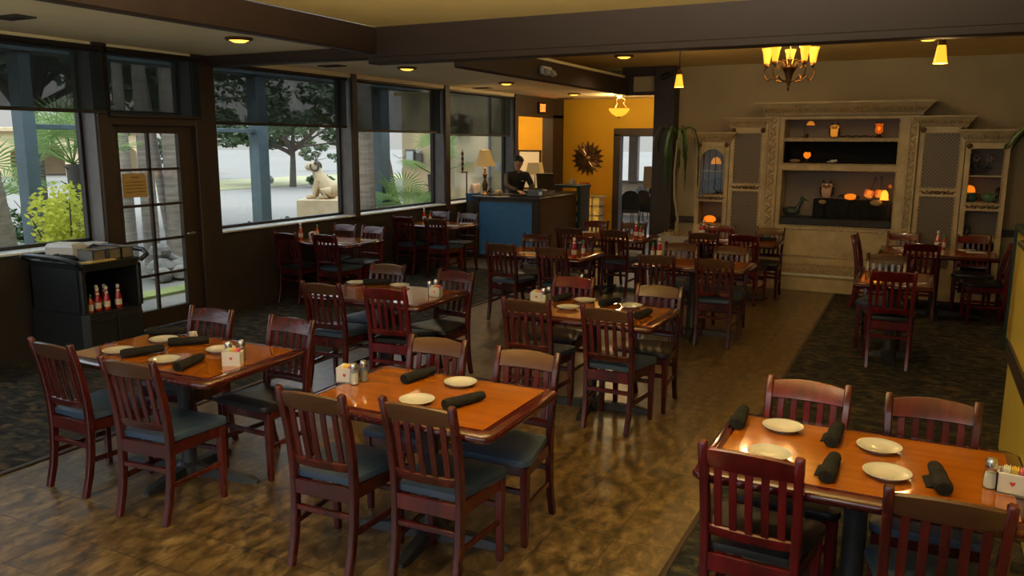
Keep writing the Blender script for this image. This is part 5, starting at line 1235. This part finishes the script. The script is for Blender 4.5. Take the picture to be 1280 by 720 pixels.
sm = MB(); add_mesh(sm, skin_mesh('t', [(0, 0, .97, .14, .12)] + grow([p for i, p in enumerate(Lg) if i not in (3, 7)], 1.12), [(0, 1), (1, 2), (2, 3), (0, 4), (4, 5), (5, 6)]))
sm.build('trousers', pants, man, ang=180)
for s in (-1, 1): MB().at(s * .115, .07, 0).loft([[(.048 * cos(a) * k, .135 * sin(a) * k, z) for a in [2 * PI * j / 16 for j in range(16)]] for z, k in ((0, .95), (.02, 1), (.05, .95), (.09, .6))]).build('shoe', framew, man)
# ------------------------------------------------------------------ outdoors
def gmat():
    m = mat('pale_ground', (.20, .189, .170), .95, n=(.05, 3, (.182, .169, .145), (1, 1, 1), .42, .62)); return m
gm_ = gmat()
struct(MB().bx(-160, XO, -60, 200, -.4, -.06).build('ground', gm_, ang=0))
struct(MB().bx(XO, 60, 22.13, 200, -.4, -.06).build('ground', gm_, ang=0))
pg = MB(); pg.bx(-9.66, -9.36, -4, 14.5, 3.02, 3.22, .01)
for k in range(17): pg.bx(-10.3, XO, -3.2 + 1.1 * k, -3.06 + 1.1 * k, 3.20, 3.38)
struct(pg.build('pergola_beam', postm))
struct(MB().bx(-9.95, XO, 14.62, 14.74, -.06, 3.02).build('wall_exterior_wing', stucco, ang=0))
for i, (y0, y1) in enumerate(((9.83, 10.06), (13.11, 13.40), (6.06, 6.22), (2.6, 2.8))):
    struct(MB().bx(-9.61, -9.40, y0, y1, -.06, 3.02, .01).build('pillar', postm))
struct(MB().bx(-9.56, -9.46, 6.2, 9.84, 2.14, 2.20, .005).build('trim_15', postm))
random.seed(21)
def rnd(a, b): return a + (b - a) * random.random()
def leaves(mb, cx, cy, cz, rx, ry, rz, n, s, hollow=.55):
    for _ in range(n):
        while 1:
            u = Vector((rnd(-1, 1), rnd(-1, 1), rnd(-1, 1)))
            if hollow < u.length < 1: break
        p = Vector((cx + u.x * rx, cy + u.y * ry, cz + u.z * rz))
        a = Vector((rnd(-1, 1), rnd(-1, 1), rnd(-.5, .5))).normalized() * s * rnd(.6, 1.3); b = a.cross(Vector((rnd(-1, 1), rnd(-1, 1), rnd(-1, 1)))).normalized() * s * .5
        mb.quad(p - a, p - b, p + a, p + b)
def cypress_tree(x, y, h, spread, zb, label, n=26, lean=0, trunk=.22):
    t = thing('cypress_tree', label, 'tree', (x, y, -.06), 0, 'trees beyond the windows')
    m = MB(); m.tube([(0, 0, 0), (.05 * lean, .03, zb * .6), (.15 * lean, 0, zb), (.3 * lean, .1, zb + (h - zb) * .45)], [trunk * 1.25, trunk, trunk * .8, trunk * .4], 10); C = []
    for k in range(n):
        a = rnd(0, 6.28); r = spread * math.sqrt(rnd(.02, 1)); z = zb + (h - zb) * (rnd(.1, 1) * (1 - .35 * r / spread))
        C.append((r * cos(a) + .3 * lean, r * sin(a), z))
        if k % 2 == 0: m.tube([(.13 * lean, 0, zb * rnd(.8, 1.05)), (r * .5 * cos(a) + .2 * lean, r * .5 * sin(a), zb + (z - zb) * .45), (r * cos(a) + .3 * lean, r * sin(a), z)], [trunk * .45, trunk * .28, trunk * .08], 6)
    m.build('trunk', bark, t); f = MB()
    for c in C: leaves(f, *c, spread * .30, spread * .30, (h - zb) * .13, 150, .045 * spread + .03)
    f.build('crown', cypress, t, ang=0)
cypress_tree(-26.3, 29.6, 5.6, 3.5, 1.75, 'large wind-shaped cypress centred in the window behind the statue', 30, .5, .13)
cypress_tree(-39.2, 46.6, 2.4, 1.25, .75, 'small round cypress far off between the large cypress and the statue', 12, 0, .06)
cypress_tree(-34.5, 29.5, 5.8, 3.6, 1.9, 'spreading cypress at the pillar side of the tree window', 22, .4, .13)
cypress_tree(-33.0, 43.5, 2.6, 1.5, .6, 'half-hidden cypress just past the statue head', 12, 0, .06)
def shrub(name, x, y, r, h, m_, label, n=420, s=.05, stems=7, group=None):
    t = thing(name, label, 'shrub', (x, y, -.06), 0, group); m = MB()
    for k in range(stems):
        a = k * 2.4; m.tube([(0, 0, 0), (r * .4 * cos(a), r * .4 * sin(a), h * .5), (r * .75 * cos(a), r * .75 * sin(a), h * rnd(.7, .95))], [.022, .014, .006], 5)
    m.build('stems', bark, t); f = MB()
    for k in range(9): a = rnd(0, 6.28); q = rnd(0, .6) * r; leaves(f, q * cos(a), q * sin(a), h * rnd(.35, .8), r * .5, r * .5, h * .22, n // 9, s, .2)
    f.build('foliage', m_, t, ang=0)
shrub('leafy_shrub', -8.62, 5.98, .66, 1.62, shrubg, 'lime-green leafy shrub outside the window behind the black cart', 2400, .042)
shrub('garden_hedge', -13.2, 9.0, 1.3, 1.15, leafd, 'dark green hedge clump on the ground behind the lime-green shrub', 1800, .07)
shrub('clipped_shrub', -8.75, 9.2, .55, .98, leafd, 'dark green shrub outside the sill in front of the statue pedestal', 900, .035)
shrub('clipped_shrub', -8.75, 8.2, .35, .85, leafd, 'low green shrub at the foot of the blue-grey pillar outside', 420, .035)
for x, y, r, h, l in ((-25.0, 29.9, .75, .62, 'low dark bush at the foot of the large cypress'), (-43, 38, 2.6, 2.6, 'grey-green thicket far off behind the blue-grey pillar'), (-52, 41, 3., 2.1, 'grey-green thicket farthest toward the door side')):
    shrub('distant_bush', x, y, r, h, cypress, l, 900, .10 + .05 * r)
cypress_tree(-15, 9.8, 7.0, 2.9, 2.9, 'dense green tree whose crown shows through the shade behind the black cart', 40, 0, .16)
cypress_tree(-16, 13.76, 7.0, 2.7, 3.2, 'dense green tree whose crown shows through the shade above the glass door', 36, 0, .14)
def rock(mb, x, y, z, r, sd):
    n = 10
    mb.loft([[(x + r * (1 + .35 * mnoise.noise((j * 1.1 + sd, i * 1.3, sd))) * sin(max(.05, min(3.09, PI * i / 7))) * cos(2 * PI * j / n), y + r * (1 + .35 * mnoise.noise((j * .9, i, sd + 5))) * sin(max(.05, min(3.09, PI * i / 7))) * sin(2 * PI * j / n), z - r * .75 * cos(PI * i / 7)) for j in range(n)] for i in range(8)])
t_ = MB(); rock(t_, 0, 0, .18, .42, 3); o = tag(t_.build('grey_boulder', rockm, ang=25), 'grey boulder on the pale ground beside the blue-grey pillar view', 'boulder'); o.location = (-29.5, 31.2, -.06)
for k, (x, y, z, r) in enumerate(((-10.2, 8.5, .10, .22), (-10.1, 8.75, .08, .2), (-10.35, 8.62, .34, .17), (-9.95, 8.30, .05, .15), (-10.2, 8.95, .1, .18), (-9.9, 8.62, .06, .15), (-10.45, 8.85, .12, .22))):
    t_ = MB(); rock(t_, 0, 0, 0, r, k * 3.1); o = tag(t_.build('garden_rock', rockm, ang=25), 'grey garden rock in the pile seen through the lower door panes', 'rock', 'rocks piled behind the glass door'); o.location = (x, y, z)
struct(MB().bx(-9.38, -9.02, 6.9, 9.75, -.07, -.02).build('ground_lawn_strip', mat('short_lawn', (.17, .22, .06), .95, n=(6, 4, (.25, .27, .09))), ang=0))
struct(MB().bx(-34, -27, 24, 44, -.07, -.03).build('ground_dry_strip', drygr, ang=0))
def palm(x, y, r0, r1, h, lx, ly, label, fr=14, grp='palm trunks outside the windows'):
    t = thing('palm_tree', label, 'palm tree', (x, y, -.06), 0, grp); m = MB(); n = 46; P = []; Q = []
    for i in range(n + 1):
        u = i / n; P.append((lx * u, ly * u, h * u)); Q.append((r0 + (r1 - r0) * min(1, u * 1.6)) * (1 + .025 * (i % 2)) * (1.12 if i == 0 else 1))
    m.tube(P, Q, 14); m.build('trunk', trunkm, t, ang=25)
    f = MB()
    for k in range(fr):
        a = 2 * PI * k / fr + .2; el = rnd(-.3, .9); L = rnd(1.1, 1.5); d = Vector((cos(a) * cos(el), sin(a) * cos(el), sin(el))); tip = Vector((lx, ly, h)) + d * L
        w = d.cross(Vector((0, 0, 1))).normalized()
        f.tube([(lx, ly, h), tuple(tip)], .018, 5)
        for q in range(15): ang_ = R(-75 + 150 * q / 14); dd = (d * cos(ang_) + w * sin(ang_)); e = tip + dd * .75 - Vector((0, 0, .25 * abs(sin(ang_)))); s_ = d.cross(dd).normalized() if d.cross(dd).length > .01 else w; f.tri(tip + w * .02, tip - w * .02, e)
    f.build('fronds', palmg, t, ang=0)
palm(-9.35, 5.48, .40, .27, 5.2, .0, -.5, 'thick palm trunk at the left edge outside the window behind the cart')
palm(-11.1, 8.74, .085, .075, 5.6, -.1, .0, 'thin ringed palm trunk behind the notice on the glass door')
palm(-11.2, 9.19, .13, .095, 6.0, .0, -.05, 'middle palm trunk behind the glass door')
palm(-11.6, 9.95, .075, .07, 5.8, .0, -.75, 'slim leaning palm trunk behind the upper right door panes')
palm(-11.2, 9.73, .17, .135, 6.2, -.1, .05, 'broad palm trunk behind the right-hand panes of the glass door')
palm(-9.05, 12.10, .20, .17, 5.4, 0, -.1, 'upright palm trunk in the window with the fan palms')
palm(-9.55, 13.95, .13, .11, 5.6, -.2, -1.5, 'leaning palm trunk in front of the beige wing wall')
def fan_palm(x, y, stem_h, nf, fr, label, zs=(.2, 1.2), trunk=.09):
    t = thing('fan_palm', label, 'palm', (x, y, -.06), 0, 'fan palms outside the windows')
    m = MB(); m.tube([(0, 0, 0), (.02, .02, stem_h * .5), (0, 0, stem_h)], [trunk * 1.3, trunk, trunk * 1.1], 10)
    for k in range(24): a = k * 2.4; z = stem_h * (k + 1) / 25; m.tube([(trunk * cos(a), trunk * sin(a), z), (trunk * 1.9 * cos(a), trunk * 1.9 * sin(a), z + .05)], [.012, .005], 4)
    m.build('trunk', bark, t)
    for k in range(nf):
        a = k * 2.4 + rnd(-.2, .2); el = R(rnd(5, 75)); L = rnd(.35, .65); d = Vector((cos(a) * cos(el), sin(a) * cos(el), sin(el))); base = Vector((0, 0, stem_h)); tip = base + d * L
        w = d.cross(Vector((0, 0, 1))).normalized(); f = MB().tube([tuple(base), tuple(tip)], .010, 5)
        for q in range(21):
            an = R(-110 + 220 * q / 20); dd = d * cos(an) + w * sin(an); e = tip + dd * fr * rnd(.85, 1.05) - Vector((0, 0, .12 * fr)); md = tip + dd * fr * .5; up = Vector((0, 0, 1)) * .012; sd = dd.cross(d.cross(w)).normalized() * .016
            f.quad(tip, md + sd, e, md - sd)
        f.build('fan_leaf', palmg, t, ang=0)
fan_palm(-8.95, 13.25, .72, 17, .55, 'bushy fan palm against the beige wing wall in the second window')
fan_palm(-8.65, 13.75, 1.45, 6, .40, 'taller fan palm stem with raised fronds by the meter boxes')
fan_palm(-10.5, 7.42, 1.75, 15, .62, 'spiky fan palm with shaggy trunk outside the window behind the cart')
fan_palm(-12.4, 7.4, 1.2, 12, .6, 'smaller fan palm beyond the pergola post outside the cart window')
# statue on its pedestal
sp = tag(MB().bx(-.46, .46, -.5, .5, 0, .86, .01).build('statue_pedestal', stone, ang=0), 'square tan plinth outside the tree window carrying the seated animal statue', 'pedestal'); sp.location = (-11.55, 13.95, -.06); sp.rotation_euler = (0, 0, .45)
stt = thing('animal_statue', 'tan seated animal statue with a dark curled horn, on the plinth outside', 'statue', (-11.55, 13.95, .80), 0.46 + PI)
m = MB()
m.ball(-.14, 0, .20, .24, .19, .20, 14, 9); m.tube([(-.12, 0, .22), (.02, 0, .36), (.10, 0, .52), (.14, 0, .62)], [.19, .17, .12, .10], 12)
m.tube([(.13, 0, .60), (.20, 0, .70), (.30, 0, .68), (.36, 0, .65)], [.10, .115, .085, .05], 12)
for s in (-1, 1):
    m.tube([(.08, s * .10, .40), (.16, s * .11, .20), (.17, s * .11, .06), (.34, s * .11, .035)], [.085, .065, .055, .045], 9); m.tube([(-.20, s * .15, .16), (-.02, s * .19, .16), (-.10, s * .19, .05), (.06, s * .19, .04)], [.11, .085, .06, .045], 9)
m.build('body', stone, stt, ang=60)
for s in (-1, 1): MB().tube([(.17 - .09 * sin(a * .6) - .02, s * (.09 + .02 * a / 5), .70 + .085 * cos(a * .6) - .01) for a in range(10)], [.034 - .0025 * a for a in range(10)], 8).build('horn', bark, stt)
# fittings on the wing wall
mb_ = thing('meter_boxes', 'pair of grey electric meter boxes on the beige wing wall', 'meter box', (-9.62, 14.62, 1.72))
MB().bx(-.19, .04, -.10, 0, -.14, .14, .008).build('box', greyjamb, mb_); MB().bx(-.16, .01, -.112, -.10, -.10, .10, .004).build('box_door', silver, mb_)
MB().bx(.06, .20, -.09, 0, -.13, .06, .008).build('small_box', greyjamb, mb_); MB().at(.12, -.02, .11, rx=PI / 2).lathe([(.06, 0), (.06, .05), (.05, .07), (.001, .075)], 18).build('meter_dial', china, mb_)
MB().tube([(-.19, -.02, 0), (-.4, -.02, -.05), (-.55, -.02, .03)], .006, 5).build('cable', framew, mb_)
wf = thing('wall_fan', 'dark caged wall fan on the beige wing wall behind the roller shade', 'fan', (-8.45, 14.62, 2.36))
m = MB()
for r, y in ((.28, -.16), (.20, -.19), (.12, -.205), (.28, -.10)): m.tube([(r * cos(2 * PI * k / 32), y, r * .8 * sin(2 * PI * k / 32)) for k in range(33)], .006, 5)
for k in range(16): a = 2 * PI * k / 16; m.tube([(.03 * cos(a), -.21, .03 * sin(a)), (.20 * cos(a), -.19, .16 * sin(a)), (.28 * cos(a), -.16, .224 * sin(a)), (.28 * cos(a), -.10, .224 * sin(a))], .004, 4)
m.build('cage', framew, wf); m = MB()
for k in range(4): m.at(0, -.13, 0, ry=k * PI / 2 + .3).loft([[(-.03, -.015, .03), (.03, .015, .03), (.03, .02, .03), (-.03, -.01, .03)], [(-.09, -.02, .20), (.08, .03, .20), (.08, .035, .20), (-.09, -.015, .20)]])
m.at(); m.build('blade', framew, wf); MB().at(0, 0, 0, rx=PI / 2).lathe([(.07, 0), (.07, .08), (.05, .12)], 16).build('motor', framew, wf)
cb = MB(); cb.tube([(-8.98, 14.60, 2.7), (-9.0, 14.60, 2.0), (-8.93, 14.60, 1.4), (-8.99, 14.60, .8)], .007, 5); tag(cb.build('hanging_cable', framew), 'thin cable hanging down the beige wing wall', 'cable')
dp = MB().bx(-7.84, -7.80, 14.56, 14.62, -.05, 2.95, .004); tag(dp.build('downpipe', greyjamb), 'grey vertical pipe on the beige wing wall behind the counter', 'pipe')
ws = MB().bx(-7.72, -7.60, 14.605, 14.62, 1.45, 1.62, .003); tag(ws.build('wall_plate', ceramic), 'small pale plate on the beige wing wall beside the pipe', 'plate')
# far building seen through the window behind the cart
fb = thing('garden_building', 'pale low building with arched openings far behind the fan palms', 'building', (-47, 31, -.06), R(57))
m = MB(); n = 3; H_ = 2.6
for k in range(n):
    x0_ = -6 + 4 * k; pts = [(x0_ + .6, 0), (x0_ + .6, 1.2)] + [(x0_ + 2 - 1.4 * cos(PI * i / 12), 1.2 + .8 * sin(PI * i / 12)) for i in range(13)] + [(x0_ + 3.4, 0)]
    for (xa_, za_), (xb_, zb_) in zip(pts[1:-1], pts[2:]):
        if xb_ > xa_: m.loft([[(xa_, 0, za_), (xb_, 0, zb_), (xb_, .3, zb_), (xa_, .3, za_)], [(xa_, 0, H_), (xb_, 0, H_), (xb_, .3, H_), (xa_, .3, H_)]])
    m.bx(x0_, x0_ + .6, 0, .3, 0, H_); m.bx(x0_ + 3.4, x0_ + 4, 0, .3, 0, H_)
m.bx(-6, 6, 3.5, 3.8, 0, H_); m.build('walls', stucco, fb, ang=0); MB().bx(-6.4, 6.4, -.4, 4.2, H_, H_ + .25, .03).build('roof', stone, fb, ang=0)
# ------------------------------------------------------------------ sky, sun, camera
w = bpy.data.worlds.new('sky'); S.world = w; w.use_nodes = True
nt = w.node_tree; N = nt.nodes; L = nt.links; bg = N['Background']
tc = N.new('ShaderNodeTexCoord'); sx = N.new('ShaderNodeSeparateXYZ'); cr = N.new('ShaderNodeValToRGB')
L.new(tc.outputs['Generated'], sx.inputs[0]); L.new(sx.outputs['Z'], cr.inputs[0]); L.new(cr.outputs[0], bg.inputs['Color'])
e = cr.color_ramp.elements
e[0].position = 0; e[0].color = (.143, .141, .136, 1); e[1].position = 1; e[1].color = (.78, .89, 1, 1)
k = e.new(.10); k.color = (.160, .159, .158, 1); k = e.new(.32); k.color = (.52, .56, .62, 1)
bg.inputs['Strength'].default_value = 2.42
light('sun', 'SUN', (-20, -10, 30), .9, (1, .95, .86), .1).rotation_euler = (R(38), 0, R(22)); bpy.data.lights['sun'].angle = R(6)
cam = bpy.data.cameras.new('camera'); co = bpy.data.objects.new('camera', cam); COL.objects.link(co)
cam.sensor_width = 36; cam.lens = 36 * 1015.68 / 1280; cam.clip_start = .05; cam.clip_end = 500
yaw, pit, rol = R(26.60526), R(10.11799), R(.22883)
co.location = (0, 0, 2.0)
fw = Vector((-sin(yaw) * cos(pit), cos(yaw) * cos(pit), -sin(pit))); rt_ = Vector((cos(yaw), sin(yaw), 0)); up = rt_.cross(fw)
r2 = rt_ * cos(rol) + up * sin(rol); u2 = -rt_ * sin(rol) + up * cos(rol)
co.matrix_world = Matrix(((r2.x, u2.x, -fw.x, 0), (r2.y, u2.y, -fw.y, 0), (r2.z, u2.z, -fw.z, 2.0), (0, 0, 0, 1)))
S.camera = co
for o in COL.objects:
    if 'used' in o: del o['used']
S.view_settings.view_transform = 'Standard'; S.view_settings.look = 'None'; S.view_settings.gamma = 1; S.view_settings.use_curve_mapping = False
S.view_settings.exposure = 0.9
S.cycles.use_denoising = True
S.cycles.max_bounces = 10; S.cycles.transparent_max_bounces = 16; S.cycles.sample_clamp_indirect = 6
